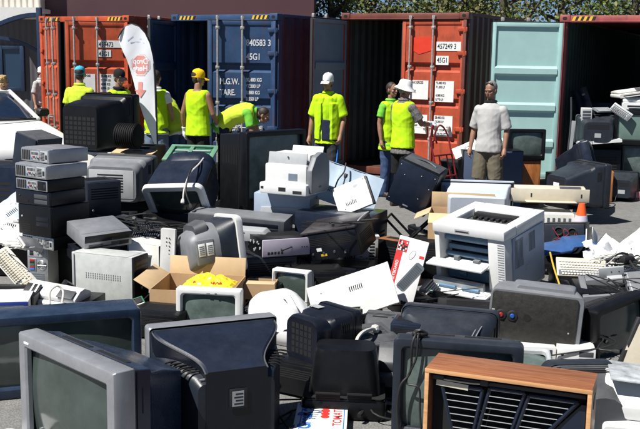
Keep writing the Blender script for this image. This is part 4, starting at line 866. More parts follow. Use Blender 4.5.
for s in (-1, 1):
    q = MB(); q.tube([(s*(hw_(.10+.395*i/14)+.001), .10+.395*i/14, tz_(.10+.395*i/14)-.010) for i in range(15)], .0045, 6, 2); q.build('deck_rim', DGRY, hs)
    q = MB()
    for k in range(6): y = .285 + .026*k; q.tube([(s*(hw_(y)+.004), y, .478 - .19*(y-.28)), (s*(hw_(y)+.06), y+.006, .476 - .20*(y-.28)), (s*(hw_(y)+.11 - .15*(y-.28)), y+.01, .462 - .22*(y-.28))], .0055, 5, 3)
    q.build('vent_slots', HOLE, hs)
q = MB(); q.b2(-.055, .045, .4985, .502, .25, .36, .004); rl = q.build('rating_recess', PBLK, hs); q = MB(); q.b2(-.035, .030, .5025, .504, .262, .345); 
rl2 = q.build('rating_label', LGRY, rl); q = MB(); 
for k in range(4): q.b2(-.03, .02 - .008*(k % 2), .5042, .5046, .272 + k*.018, .280 + k*.018)
q.build('label_print', PBLK, rl2)
q = MB()
for k in range(3): q.b2(.160, .2, .470, .475, .42 - .06*k, .426 - .06*k)
q.build('edge_slot', LGRY, hs)
put(t, 144, 323.5, (.38, .0, .62), z=.62, yaw=204)
t = crt('television', 'long black television lying behind the silver bezelled one, with a pale sky toned top', 'television', 1.05, .52, .46, SKYBLK2, SKYBLK2, SCRN, bz=.06, bot=.07, fd=.27, bw=.6, bh=.6, mid=.62, rad=.03)  # pale top is sky sheen held in the plastic's colour
put(t, 141.5, 308, (.525, 0, .52), z=.52, yaw=20)
# teak stereo console with louvred horns
c = thing('stereo_console', 'walnut stereo console with louvred black horn grilles and its front cloth gone', 'stereo console')
w, h, d = .80, .60, .27
q = MB(); q.b2(-w/2, w/2, 0, d, h-.022, h, .003); q.build('cabinet_top', WALN, c)
q = MB()
for s in (-1, 1): q.b2(s*w/2-(.022 if s > 0 else 0), s*w/2+(.022 if s < 0 else 0), 0.001, d-.001, 0, h-.0225, .003)
q.b2(-w/2+.0225, w/2-.0225, .01, d-.002, .0, .022, .002); q.build('cabinet_side', WALN, c)
q = MB(); q.b2(-w/2-.001, w/2+.001, -.003, .0, h-.0215, h-.001, .001)
for s in (-1, 1): q.b2(s*w/2-(.0205 if s > 0 else 0), s*w/2+(.0205 if s < 0 else 0), -.003, .0, .002, h-.023, .001)
q.build('edge_strip', EDGE, c)
q = MB(); q.b2(-w/2+.024, w/2-.024, .09, d-.004, .024, h-.024); q.build('baffle', HOLE, c)
q = MB(); q.b2(-w/2+.03, w/2-.03, .045, .06, h-.065, h-.045, .003); q.b2(-w/2+.03, -w/2+.09, .02, .06, h-.06, h-.035, .006); q.b2(-.13, -.09, .02, .06, h-.062, h-.03, .006); q.build('dial_rail', PBLK, c)
q = MB(); q.tube([(-w/2+.05, .03, h-.055), (-.2, .035, h-.06), (-.13, .03, h-.055)], .004, 6, 4); q.box(-.27, .04, h-.082, .16, .006, .028, 0, (0, 3, 0)); q.build('dial_strip', BEIGE, c)
def louvre(x0, x1, xb0, xb1, zt, zb, n, y=.05):
    g_ = MB()
    for (a, b) in (((x0, zt), (xb0, zb)), ((x1, zt), (xb1, zb))): g_.tube([(a[0], y, a[1]), (b[0], y, b[1])], .010, 6, 0)
    g_.tube([(xb0, y, zb), (xb1, y, zb)], .009, 6, 0); g_.tube([(x0, y, zt), (x1, y, zt)], .009, 6, 0); fr = g_.build('horn_frame', NAVY, c)
    g_ = MB(); g2 = MB()
    for k in range(n):
        u = (k+.5)/n; xa = x0 + (xb0-x0)*u + .008; xc = x1 + (xb1-x1)*u - .008; z = zt + (zb-zt)*u
        g_.box((xa+xc)/2, y+.008, z, xc-xa, .022, .004, .001, (-32, 0, 0)); g2.box((xa+xc)/2, y-.004, z+.007, xc-xa, .003, .003, 0)
    g_.build('louvre_slats', BLK2, fr); g2.build('louvre_dust_edges', LGRY, fr)
louvre(-.325, -.12, -.255, -.165, h-.085, h-.36, 8); louvre(-.085, .085, -.16, -.01, h-.075, h-.42, 11); louvre(.105, .335, .01, .07, h-.085, h-.42, 11)
q = MB(); q.prism([(.35, h-.10), (.37, h-.10), (.37, .06), (.10, .06), (.10, h-.40)], .06, .085, 'Y'); q.build('side_horn', NAVY, c)
q = MB(); q.b2(w/2-.001, w/2+.003, .09, .18, h-.125, h-.07, .001); hd_ = q.build('handle_cutout', PBLK, c)
put(c, 425, 373.5, (-w/2, 0, h), z=.57, yaw=-21); c.location.z = -.03 + .03
t = crt('television', 'black television with dull green glass and loose cords, behind the walnut console', 'television', .70, .60, .48, CHAR, CHAR, SCRN2, bz=.055, bot=.09, fd=.11, rad=.03, mid=.5)
put(t, 393.5, 337.5, (-.35, 0, .60), z=.60, yaw=-11); tv5 = t
def wl(o, p): bpy.context.view_layer.update(); return tuple(o.matrix_world @ V(p))
cord('loose_cord', 'black twin cord hanging over the dull green television glass', [wl(tv5, p) for p in ((-.24, .10, .61), (-.23, .0, .625), (-.245, -.03, .57), (-.25, -.02, .42), (-.30, -.03, .34), (-.315, -.02, .2), (-.30, -.025, .06), (-.29, -.03, -.0))], .007)
cord('loose_cord', 'thin black cord looped beside the twin cord on the green television glass', [wl(tv5, p) for p in ((-.20, .08, .61), (-.215, -.01, .622), (-.22, -.025, .5), (-.27, -.02, .36), (-.20, -.03, .335), (-.19, -.02, .2), (-.17, -.025, .01))], .006)
q = MB(); q.ell((0, 0, .02), (.045, .025, .02)); q.tube([(-.04, 0, .01), (0, -.02, .045), (.04, 0, .01)], .008, 6); o = q.build('plug_adaptor', CABLE); tag(o, 'black plug adaptor on the rim of the dull green television', 'plug'); o.location = wl(tv5, (-.21, .04, .602))
# monitor face down and the ones piled on it
t = crt('monitor', 'black monitor lying face down with concave flared shell, on the bare ground', 'monitor', .50, .44, .40, BLK, BLK, bz=.04, fd=.11, bw=.74, bh=.55, bzc=.62, mid=.22, rad=.03, rear=False)
put(t, 343, 421, (0, 0, .44), z=.0, yaw=-4, pitch=90); t.location.z = .006
q = junkbox('equipment_case', 'low black equipment case under the rounded grid vented monitor', 'equipment case', .42, .40, .16, BLK, 3); put(q, 300, 362, (0, 0, .16), z=.24, yaw=-30); q.location.z = .0; q.scale = (1, 1, 1.4)
t = crt('monitor', 'rounded navy black monitor with a grid vented back and a white sticker on top', 'monitor', .40, .36, .40, BLK2, BLK2, bz=.04, fd=.07, bw=.86, bh=.94, bzc=.5, mid=.6, rad=.035, rear=False, vents=False)
hs = [c for c in t.children if c.name.startswith('housing')][0]; q = MB()
for i in range(5):
    for j in range(5): q.b2(-.105 + i*.044, -.105 + i*.044 + .032, .3995, .4015, .07 + j*.045, .07 + j*.045 + .034)
q.build('grid_vent', HOLE, hs); q = MB(); q.b2(.05, .15, .14, .20, .356, .3585); q.build('sticker', LGRY, hs)
put(t, 304, 313.5, (0, .38, .36), Y=5.75, yaw=132, s=.90)
# tomato carton tray
b = thing('tomato_box', 'flat white carton printed with red tomatoes and blue script, lying on the ground', 'cardboard box')
q = MB(); q.b2(-.15, .15, 0, .42, 0, .07, .003); bb = q.build('box_body', PAPER, b); Z = .0712
q = MB(); q.b2(-.118, -.112, .01, .405, .0695, Z); q.b2(.128, .134, .01, .405, .0695, Z); q.b2(-.112, .128, .395, .400, .0695, Z); q.build('blue_border', PBLU, bb)
for k, (x, y) in enumerate(((.022, .345), (.022, .300), (.022, .255), (.022, .21))): q = MB(); q.lathe([(.001, .0), (.026, .0), (.026, .0006), (.001, .0007)], (x, y, Z-.0005), 16); q.build('tomato_print', PRED, bb)
q = MB()
for x, y in ((.022, .372), (.022, .328), (-.01, .28)): q.lathe([(.001, 0), (.012, 0), (.012, .0004), (.001, .0005)], (x, y, Z-.0005), 7)
q.build('leaf_print', PBLU, bb)
text('lettering', 'TOMATOES', .072, PRED, bb, (.118, .075, Z), (0, 0, 90), sx=1.0, bold=.001, ext=.0003); text('lettering', 'Really', .115, PBLU, bb, (-.055, .21, Z), (0, 0, 90), bold=.004, ext=.0003); text('lettering', 'Great', .10, PBLU, bb, (-.055, .02, Z), (0, 0, 90), bold=.004, ext=.0003)
put(b, 298, 402.5, (-.15, .42, .07), z=.07, yaw=-3)
# little group between the face-down monitor and the green television
p = printer('low dark grey printer with a paler base beside the green glass television', .32, .34, .34, DGRY, GREY, tray=False); put(p, 374, 404, (-.16, 0, 0), z=0, yaw=-8)
q = deck('dusty dark grey fax machine with sloping keys and a white cord over it', .30, .09, .30, DGRY, CHAR, 'fax_machine', 'fax machine', slot=False); put(q, 364, 350, (-.15, 0, .07), Y=5.75, yaw=28, pitch=10)
cord('loose_cord', 'white coiled cord arching over the dusty fax machine', [AT(357, 349, 5.66), AT(357, 340, 5.68), AT(362, 333, 5.75), AT(369, 329.5, 5.85), AT(374, 329, 5.95)], .012, CABLEW)
q = junkbox('power_supply_unit', 'small blue black power supply box perched over the dusty fax machine', 'power supply', .20, .24, .17, NAVY, 5); put(q, 390, 323, (-.10, 0, .17), Y=6.02, yaw=-14)
t = crt('monitor', 'dusty grey monitor with blunt back behind the small blue black power supply box', 'monitor', .46, .40, .40, DGRY, DGRY, bz=.04, bw=.6, bh=.7, mid=.5); put(t, 369, 312, (.20, .1, .40), Y=6.5, yaw=165, s=.8)
t = crt('television', 'charcoal television seen from behind with a fan of curved vent ribs', 'television', .66, .46, .46, CHAR, CHAR, bz=.05, fd=.10, bw=.62, bh=.6, mid=.5, rad=.05, rear=False, vents=False)
hs = [c for c in t.children if c.name.startswith('housing')][0]; q = MB()
for k in range(12): x = -.24 + k*.026; q.tube([(x, .245, .405 - .0), (x*.93, .33, .378), (x*.85, .42, .335)], .005, 5, 3)
q.build('vent_ribs', GREY, hs); put(t, 452, 305, (.0, 0, .46), z=.46, yaw=163)
# grey set with knobs, on two pale desktop cases
a = pc('off white desktop case lying flat under the grey set with knobs', .42, .115, .40, OFFW, 'front', WHITE); put(a, 556, 347, (.21, 0, .115), z=.115, yaw=-4)
a2 = pc('short off white desktop case at the end of the pale pair under the knobbed set', .26, .125, .38, OFFW, 'front', WHITE); put(a2, 558, 347, (-.13, 0, .125), z=.125, yaw=-6)
k = thing('television', 'rounded silver grey set with dark panel, one red and one blue knob', 'television')
q = MB(); q.hull([(0, .64, .37, .185, .03), (.05, .66, .39, .19, .07), (.18, .64, .39, .20, .10), (.34, .50, .33, .19, .10), (.46, .36, .26, .18, .08)], n=6); kb = q.build('housing', GREY, k, 50)
q = MB(); q.prism([(x, z) for x, z in rrect(.60, .345, .022, 4, -.015, .185)], -.012, .01, 'Y', .003); kp = q.build('control_panel', mat('brown black grained panel', (.020, .019, .017), .55, .45, scale=30, bump=.15), k)
for x, m_ in ((-.245, RUBY), (-.165, BLUEK)):
    q = MB(); q.lathe([(.038, 0), (.038, .006), (.030, .010), (.024, .010)], n=20, M=Matrix.Translation((x, -.012, .19)) @ Matrix.Rotation(pi/2, 4, 'X')); r_ = q.build('knob_ring', PBLK, kp); q = MB(); q.lathe([(.017, 0), (.015, .014), (.012, .017), (.001, .017)], n=16, M=Matrix.Translation((x, -.016, .19)) @ Matrix.Rotation(pi/2, 4, 'X')); q.build('knob', m_, kp)
q = MB(); q.cyl((-.06, -.0135, .185), (-.06, -.008, .185), .026, n=18); q.build('socket_hole', HOLE, kp)
q = MB(); q.b2(-.312, -.29, -.014, -.01, .165, .225, .002); q.b2(-.312, -.296, -.014, -.01, .06, .10, .002); q.build('hinge_plate', LGRY, kp); q = MB(); q.cyl((.235, -.014, .11), (.235, -.011, .11), .006, n=8); q.build('screw', LGRY, kp)
q = MB(); q.hull([(.04, .40, .04, .385, .02, .05), (.16, .44, .06, .39, .03, .05), (.3, .34, .05, .36, .02, .03)], n=4); q.build('top_hump', SILV, k, 50)
put(k, 493, 288, (-.32, 0, .37), Y=6.62, yaw=-11, roll=3.5)
t = crt('monitor', 'small pale monitor lying on its back with dull green glass turned up', 'monitor', .36, .32, .34, LGRY, LGRY, SCRN2, bz=.03, rad=.02, rear=False); put(t, 526, 372, (0, 0, 0), Y=5.55, yaw=-6, pitch=-78); t.location.z = .0 if False else t.location.z
t = crt('monitor', 'charcoal monitor with louvred top and rounded shoulder behind the walnut console', 'monitor', .42, .46, .40, DGRY, CHAR, bz=.04, bw=.7, bh=.75, mid=.55, rad=.06, vents=False, rear=False)
hs = [c for c in t.children if c.name.startswith('housing')][0]; q = MB()
for kk in range(6): q.b2(-.15, .15, .06 + kk*.026, .072 + kk*.026, .435, .4475)
q.build('louvres', HOLE, hs); put(t, 545, 362, (.20, .06, .46), z=.47, yaw=186)
p = printer('white office printer with scuffed pale lid and barred grille at the corner of the pile', .46, .48, .46, WHITE, OFFW, tray=False, lid=1)
q = MB(); q.box(.02, .25, .455, .44, .40, .014, .004, (-4, 3, 0)); q.build('lid', MARB, p); q = MB(); slots(q, .0, .16, .06, .20, 7, -.004); slots(q, -.16, -.02, .06, .20, 7, -.004); q.build('front_grille', HOLE, p)
put(p, 603, 362, (-.22, .46, .44), z=.44, yaw=-14)
b = board('cover_panel', 'beige cover panel with a black edge leaning above the scuffed white printer', 'panel', .5, .42, .03, BEIGE, holes=1, seed=5); q = MB(); q.b2(-.256, -.232, -.004, .05, 0, .42, .003); q.build('black_edge', PBLK, b); put(b, 639, 317, (-.25, 0, .42), Y=5.75, yaw=-14, pitch=-14, roll=20)
t = crt('television', 'black television tipped on its side in shadow between the knobbed set and beige panel', 'television', .62, .5, .46, BLK, BLK, SCRN, bz=.05, rad=.03); put(t, 597, 312, (-.31, 0, .5), Y=6.5, yaw=38, roll=-6)
t = crt('television', 'black television standing at the edge of the pile behind the beige panel', 'television', .7, .56, .5, BLK, BLK, SCRN, bz=.05); put(t, 650, 306, (0, 0, .56), Y=6.9, yaw=-12)
# ================================================================== THE PILE: middle
# big office laser printer, opened
lp = thing('laser_printer', 'big white office laser printer with two front doors folded open', 'printer')
w, h, d = .72, .66, .72
q = MB()
for a in ((-w/2, -w/2+.05, .0, d, 0, h-.09), (w/2-.17, w/2-.006, .0, d, 0, h-.09), (-w/2+.051, w/2-.171, .25, d, 0, h-.09), (-w/2+.051, w/2-.171, .0, .25, 0, .07), (-w/2+.051, w/2-.171, .01, .25, .275, .30)): q.b2(*a, .006)
sh = q.build('body_shell', WHITE, lp)
q = MB(); q.b2(-w/2-.006, w/2+.004, -.02, .20, h-.088, h, .012); q.b2(-w/2-.006, -w/2+.11, .20, d, h-.088, h-.002, .010); q.b2(w/2-.10, w/2+.004, .20, d, h-.088, h-.002, .010); q.b2(-w/2+.111, w/2-.101, .52, d, h-.088, h-.003, .006); tc_ = q.build('top_cover', WHITE, lp)
q = MB(); q.b2(-w/2+.111, w/2-.101, .201, .519, h-.085, h-.07); q.build('output_bay', DGRY, lp); q = MB(); q.b2(-w/2+.15, w/2-.14, .44, .515, h-.068, h-.02, .006); 
for k in range(7): q.b2(-.2 + k*.06, -.17 + k*.06, .40, .44, h-.068, h-.045, .004)
q.build('output_rollers', PBLK, lp); q = MB(); q.b2(-.13, .02, -.0225, -.015, h-.062, h-.03, .003); q.build('release_latch', LGRY, tc_); q = MB(); q.b2(-.12, .01, -.024, -.0224, h-.056, h-.046); q.build('latch_grip', PBLK, tc_)
q = MB(); q.b2(-w/2+.052, w/2-.172, .20, .248, .075, h-.095); q.build('dark_interior', HOLE, lp)
q = MB()
for z, r in ((.50, .030), (.345, .022)): q.cyl((-w/2+.06, .11, z), (w/2-.18, .11, z), r, n=14)
q.b2(-w/2+.07, w/2-.19, .12, .18, .385, .43, .006); q.b2(-w/2+.07, w/2-.19, .08, .19, .12, .235, .015); q.b2(-.16, -.08, .06, .1, .16, .20, .004); q.build('toner_unit', TONER, lp)
q = MB(); q.b2(-w/2+.06, w/2-.18, .03, .06, .285, .30); q.cyl((-w/2+.06, .06, .265), (w/2-.18, .06, .265), .014, n=10); q.b2(-.2, -.15, .05, .09, .30, .34, .003); q.b2(.0, .06, .05, .09, .30, .33, .003); q.build('feed_roller', GREY, lp)
def fold(z, len_, ang, wd0, wd1, name):
    q = MB(); q.b2(wd0, wd1, -len_, 0, -.010, .010, .005); q.b2(wd0+.02, wd1-.02, -len_+.02, -.01, .010, .016, .002); f = q.build(name, WHITE, lp); f.location = (0, -.003, z); f.rotation_euler = (R(ang), 0, 0); return f
fold(.315, .13, 6, -w/2-.02, w/2-.165, 'upper_door'); f = fold(.075, .155, 4, -w/2-.03, w/2-.12, 'lower_door')
q = MB()
for x in (-.27, -.03): q.cyl((x, -.085, .035), (x+.17, -.085, .035), .018, n=12)
q.build('pick_rollers', TONER, f); q = MB(); q.b2(-w/2, w/2-.2, -.05, -.01, .014, .085, .004)
q.build('tray_hinge_bar', LGRY, f)
q = MB(); slots(q, w/2-.075, w/2-.015, .06, h-.12, 22, -.002, 'H', .4, .004); q.build('front_louvres', LGRY, lp)
MX = Matrix.Translation((w/2-.004, 0, 0)) @ Matrix.Rotation(pi/2, 4, 'Z')
q = MB(); q.b2(.12, d-.03, -.012, .004, .03, h-.10, .006); sp = q.build('side_panel', BLUEG, lp, M=MX); q = MB(); slots(q, .15, .30, .27, h-.13, 7, -.0135, 'V', .35, .004); slots(q, .40, .52, .36, h-.13, 6, -.0135, 'V', .35, .004); q.build('side_louvres', PGRY, sp, M=MX);  # blue grey panel colour stands in for shade on the white side
q = MB(); q.b2(.34, .36, -.014, -.011, .24, .25); q.b2(.38, .40, -.014, -.011, .24, .25); q.b2(.34, .36, -.014, -.011, .2, .21); q.build('side_clips', LGRY, sp, M=MX)
put(lp, 503.5, 232.5, (w/2, -.02, h), Y=7.95, yaw=-40, pitch=9)
# keyboard carton leaning on the printer
b = thing('keyboard_carton', 'white retail carton with red strip and a printed grey keyboard, leaning upright', 'cardboard box')
w, h, d = .245, .56, .055
q = MB(); q.b2(-w/2, w/2, 0, d, 0, h, .002); bb = q.build('box_body', PAPER, b)
q = MB(); q.b2(-w/2-.0006, -w/2+.055, -.0012, .03, .16, h-.13); q.b2(-w/2+.001, w/2-.001, .002, d-.002, -.001, .0005); q.b2(-w/2+.03, w/2-.03, -.0010, .002, .003, .012); q.build('red_strip', PRED, bb)
q = MB(); q.b2(-w/2+.002, -w/2+.085, -.0018, .001, h-.128, h-.03); lg = q.build('logo_block', PRED, bb)
rd = random.Random(9); q = MB()
for i in range(5):
    for j in range(5):
        if rd.random() < .5: q.b2(-w/2+.008 + i*.0145, -w/2+.0225 + i*.0145, -.0026, -.0016, h-.122 + j*.0165, h-.1055 + j*.0165)
q.build('logo_pattern', PBLK, lg); rd = random.Random(3); q = MB()
for i in range(5):
    for j in range(5):
        if rd.random() < .4: q.b2(-w/2+.009 + i*.0145, -w/2+.0205 + i*.0145, -.0030, -.0027, h-.121 + j*.0165, h-.1085 + j*.0165)
q.build('logo_pattern', PAPER, lg)
text('lettering', 'KEYBOARD', .034, PAPER, bb, (-w/2+.040, -.0016, .18), (90, -90, 0), ext=.0003, bold=.0005)
KM = Matrix.Translation((.046, -.0012, .245)) @ Matrix.Rotation(R(-62), 4, 'Y')
q = MB(); q.prism(rrect(.27, .088, .025, 4), -.0006, .001, 'Y'); kp = q.build('keyboard_picture', PGRY, bb, M=KM)
q = MB()
for r in range(5):
    for k in range(13): q.b2(-.118 + k*.0178, -.104 + k*.0178, -.0014, -.0005, -.032 + r*.013, -.022 + r*.013)
q.build('printed_keys', mat('dark grey print', (.045, .055, .065), .5, .1), kp, M=KM)
q = MB(); MMx = Matrix.Translation((.015, -.0012, .425)) @ Matrix.Rotation(R(-70), 4, 'Y'); q.prism([(.042*cos(a*pi/12), .022*sin(a*pi/12)) for a in range(24)], -.0004, .001, 'Y'); mp_ = q.build('mouse_outline', PGRY, bb, M=MMx); q = MB(); q.prism([(.038*cos(a*pi/12), .018*sin(a*pi/12)) for a in range(24)], -.0010, .0, 'Y'); q.build('mouse_picture', PAPER, mp_, M=MMx)
q = MB(); q.b2(.075, .115, -.0008, .001, .41, .435); q.build('red_mark', PRED, bb)
put(b, 400.5, 235, (-w/2, 0, h), Y=7.75, yaw=-12, pitch=-14, roll=12)
b = board('side_cover', 'large dusty white computer side cover propped aslant before the keyboard carton', 'panel', .70, .36, .003, PANELW, holes=1, seed=2); put(b, 387.5, 261.5, (.35, 0, .36), Y=7.5, yaw=-6, pitch=-34, roll=-21)
# white rounded all-in-one seen from behind
m = thing('computer', 'glossy white rounded all in one computer with a carry handle, its back up', 'computer'); WG = mat('glossy white plastic', (.80, .80, .80), .18, .04)
q = MB(); q.hull([(0, .40, .37, .19, .10), (.05, .44, .41, .205, .13), (.14, .45, .42, .21, .18), (.26, .40, .37, .20, .175), (.37, .30, .27, .17, .13), (.44, .18, .15, .14, .07), (.455, .10, .08, .13, .035)], n=7); mb_ = q.build('housing', WG, m, 80)
q = MB(); q.prism([(x*1.0, z) for x, z in rrect(.15, .22, .07, 6, 0, .0)], -.004, .004, 'Y', .002); pn = q.build('port_door', LGRY, m); pn.location = (-.19, .24, .17); pn.rotation_euler = (0, R(0), R(-68))
q = MB(); q.tube([(.02, .20, .39), (.06, .30, .43), (.05, .38, .36), (.03, .40, .29)], .018, 8, 6, flat=1.8); q.build('handle', WG, m)
put(m, 283, 292, (0, .18, .42), Y=6.95, yaw=218); 
t = crt('monitor', 'small white monitor with dark glass sitting behind the white rounded computer', 'monitor', .34, .32, .36, WHITE, WHITE, SCRN, bz=.028, rad=.015); put(t, 271.5, 268.5, (-.17, 0, .32), Y=7.95, yaw=-22)
# carton with the white monitor and the yellow bag
cb = carton('big open cardboard carton behind a white monitor with a yellow bag in it', .66, .60, .27, .15, (None, 12, None, 60)); put(cb, 160, 296, (-.33, .30, .27), Y=7.62, yaw=-6); cb.location.z = max(0, cb.location.z)
t = crt('monitor', 'white monitor with grey green glass standing against the big cardboard carton', 'monitor', .50, .44, .42, OFFW, WHITE, SCRN2, bz=.045, bot=.06, rad=.012); put(t, 175.5, 288, (-.25, 0, .44), Y=6.95, yaw=-7)
q = MB(); q.b2(-.014, .014, -.003, .004, .405, .412, .002); q.b2(.05, .066, -.003, .004, .403, .415, .003); q.build('sensor', PGRY, [c for c in t.children if c.name.startswith('bezel')][0])
YB = mat('thin yellow plastic film', (.83, .66, .03), .28, .15, scale=12)
bm_ = bmesh.new(); nu, nv = 30, 20; vv = []
rg_ = lambda p: 1 - 2*abs(noise.noise(p))
for j_ in range(nv+1):
    for i_ in range(nu+1):
        u, v = i_/nu*2-1, j_/nv*2-1; hgt = max(0, 1 - abs(u)**2.4)*max(0, 1 - abs(v)**2.2)
        z_ = hgt*(.085 + .045*rg_(V((u*1.9, v*1.5, 3))) + .026*rg_(V((u*4.5, v*3.6, 8)))) + .008*rg_(V((u*9, v*8, 2)))
        vv.append(bm_.verts.new((u*.20 + .02*noise.noise(V((u*3, v*3, 5))), v*.13 + .02*noise.noise(V((u*3, v*3, 9))), z_)))
for j_ in range(nv):
    for i_ in range(nu): a = j_*(nu+1)+i_; bm_.faces.new((vv[a], vv[a+1], vv[a+nu+2], vv[a+nu+1]))
bmesh.ops.triangulate(bm_, faces=bm_.faces)
r_ = bmesh.ops.extrude_face_region(bm_, geom=list(bm_.faces)); [setattr(v, 'co', v.co - V((0, 0, .003))) for v in r_['geom'] if isinstance(v, bmesh.types.BMVert)]
bmesh.ops.recalc_face_normals(bm_, faces=bm_.faces)
bg_ = thing('plastic_bag', 'crumpled yellow plastic shopping bag with red lettering on the carton', 'plastic bag'); q = MB(); q.add(bm_); bo = q.build('film', YB, bg_, 16)
rd = random.Random(2); q = MB()
for k in range(9):
    x = -.11 + k*.026; q.tube([(x, -.098 + .01*(k % 2), .048), (x + .008, -.085, .070), (x + .016, -.098, .05)], .005, 5, 3)
q.build('red_print', PRED, bg_)
put(bg_, 207, 287, (0, -.1, 0), Y=7.55, yaw=-8); bg_.scale = (1.05, 1, .62)
q = MB(); q.b2(-.03, .03, -.0015, .001, .02, .269); q.b2(-.03, .03, -.0012, .0, .0, .02); q.build('packing_tape', mat('buff packing tape', (.50, .36, .20), .25, .1), [c for c in cb.children if c.name.startswith('box_body')][0]); q = MB(); q.b2(.12, .2, -.0012, .0, .12, .18); q.b2(.215, .225, -.0012, .0, .12, .18); q.b2(.235, .25, -.0012, .0, .12, .18); q.build('printed_mark', PBLK, [c for c in cb.children if c.name.startswith('box_body')][0])
q = junkbox('equipment_case', 'black case in front of the big open carton beside the white monitor', 'equipment case', .40, .34, .20, BLK, 140); put(q, 153, 318, (0, 0, .2), Y=6.85, yaw=-14); q.location.z = 0
for k, (ch, dx) in enumerate((('D', -.085), ('I', -.055), ('S', -.03), ('C', -.002), ('S', .03), ('!', .06))) if False else (): pass
rd = random.Random(2); q = MB()
for k in range(8):
    x = -.125 + k*.033; q.tube([(x, -.1035, -.035 + .006*(k % 3)), (x + .010, -.108, -.012), (x + .018, -.105, -.03)], .0055, 5, 3)
q.build('red_print', PRED, bg_)
q = carton('small brown carton beside the yellow bag, its lid shut', .26, .22, .13, .10, (-88, None, None, None)); put(q, 244, 284, (-.13, 0, .13), Y=7.75, yaw=-4)
q = junkbox('equipment_case', 'black equipment case holding up the small brown carton', 'equipment case', .32, .3, .2, BLK, 8); put(q, 262, 290, (0, 0, .2), Y=7.85, yaw=-6); q.location.z = 0
# round-backed grey monitor over the carton
t = thing('monitor', 'round backed grey monitor with two pale labels, lying on its side over the carton', 'monitor')
q = MB(); q.hull([(0, .46, .44, .22, .05), (.03, .48, .455, .2275, .05), (.055, .48, .455, .2275, .05), (.06, .45, .42, .22, .06)], n=5); q.build('bezel', WHITE, t, 45)
q = MB(); q.hull([(.061, .45, .425, .22, .07), (.11, .45, .43, .22, .13), (.20, .43, .41, .21, .17)], n=7); q.build('front_shell', CHAR, t, 60)
q = MB(); q.hull([(.2, .425, .405, .21, .17), (.24, .42, .40, .21, .175), (.36, .38, .35, .20, .14), (.42, .34, .29, .19, .09), (.44, .28, .23, .18, .06)], n=7); hs = q.build('rear_shell', GREY, t, 60)
q = MB(); q.hull([(.27, .30, .46, .21, .06), (.37, .28, .42, .20, .06)], n=5); q.build('rear_recess', DGRY, t, 45)
for y0, m_ in ((.37, PAPER), (.28, PAPER)):
    pass
q = MB(); q.b2(-.212, -.205, .085, .12, .18, .27, .002); q.build('white_tab', LGRY, t)
MS = Matrix.Translation((-.196, 0, 0)) @ Matrix.Rotation(-pi/2, 4, 'Z')
q = MB(); q.b2(-.40, -.25, -.014, .02, .10, .30, .01); pd = q.build('label_plate', GREY, t, M=MS)
for y0 in (-.385, -.315): q = MB(); q.b2(y0, y0+.055, -.0165, -.013, .17, .27, .001); ll = q.build('white_label', PAPER, pd, M=MS); q = MB(); slots(q, y0+.006, y0+.048, .18, .255, 5, -.0168, 'H', .4, .001); q.build('label_print', PGRY, ll, M=MS)
put(t, 234, 215.5, (-.15, .03, .445), Y=8.1, yaw=118, pitch=-5, roll=7, s=1.08)
b = board('steel_panel', 'narrow white perforated steel panel upright beside the round backed monitor', 'panel', .13, .46, .004, WHITE, fold=.03)
q = MB()
for k in range(9):
    for j in range(3): q.cyl((-.035 + j*.025, -.0012, .10 + k*.035), (-.035 + j*.025, .001, .10 + k*.035), .006, n=8)
q.build('perforations', PBLK, b.children[0]); put(b, 168, 229, (0, 0, .46), Y=8.05, yaw=-16, roll=2)
q = junkbox('equipment_case', 'black equipment case under the round backed grey monitor', 'equipment case', .58, .42, .22, BLK, 12); put(q, 200, 275, (0, 0, .27), Y=8.0, yaw=-10); q.location.z = 0
# lavender fronted recorder on a dark case
q = deck('black recorder with lavender grey front panel and a bare connector side', .46, .16, .36, BLK, LAV, slot=False, disp=False)
MSd = Matrix.Translation((-.23, 0, 0)) @ Matrix.Rotation(-pi/2, 4, 'Z'); rd = random.Random(5)
qq = MB()
for k in range(9): x = -rd.uniform(.05, .32); z = rd.uniform(.03, .13); qq.cyl((x, -.006, z), (x, .002, z), rd.uniform(.007, .014), n=10)
qq.build('sockets', LGRY, q, M=MSd); put(q, 262.5, 240.5, (-.23, 0, .16), Y=8.35, yaw=24)
q2 = junkbox('equipment_case', 'dark grey equipment case under the lavender fronted recorder', 'equipment case', .50, .38, .32, CHAR, 15); put(q2, 244, 259, (-.25, 0, .32), Y=8.32, yaw=20); q2.location.z = 0
p = pc('long grey rack computer lying flat above the lavender fronted recorder', .95, .15, .46, GREY, 'front', DGRY); put(p, 284, 222, (.47, 0, .15), Y=8.95, yaw=-9, roll=3)
p = pc('stripped grey computer chassis standing under the long grey rack computer', .5, .5, .4, STEEL, 'rear'); put(p, 262, 226, (.25, 0, .5), Y=9.05, yaw=-14); p.location.z = 0
b = thing('plastic_cover', 'angular pale grey plastic cover lying inside the gap above the lavender recorder', 'panel'); q = MB(); q.prism([(-.16, 0), (.16, 0), (.15, .05), (.10, .10), (-.15, .11)], 0, .22, 'Y', .008); bb = q.build('moulded_cover', LGRY, b); q = MB(); q.b2(-.10, -.07, -.002, .003, .075, .085); q.build('slot', PBLK, bb); put(b, 252, 230, (0, 0, .11), Y=8.65, yaw=-8)
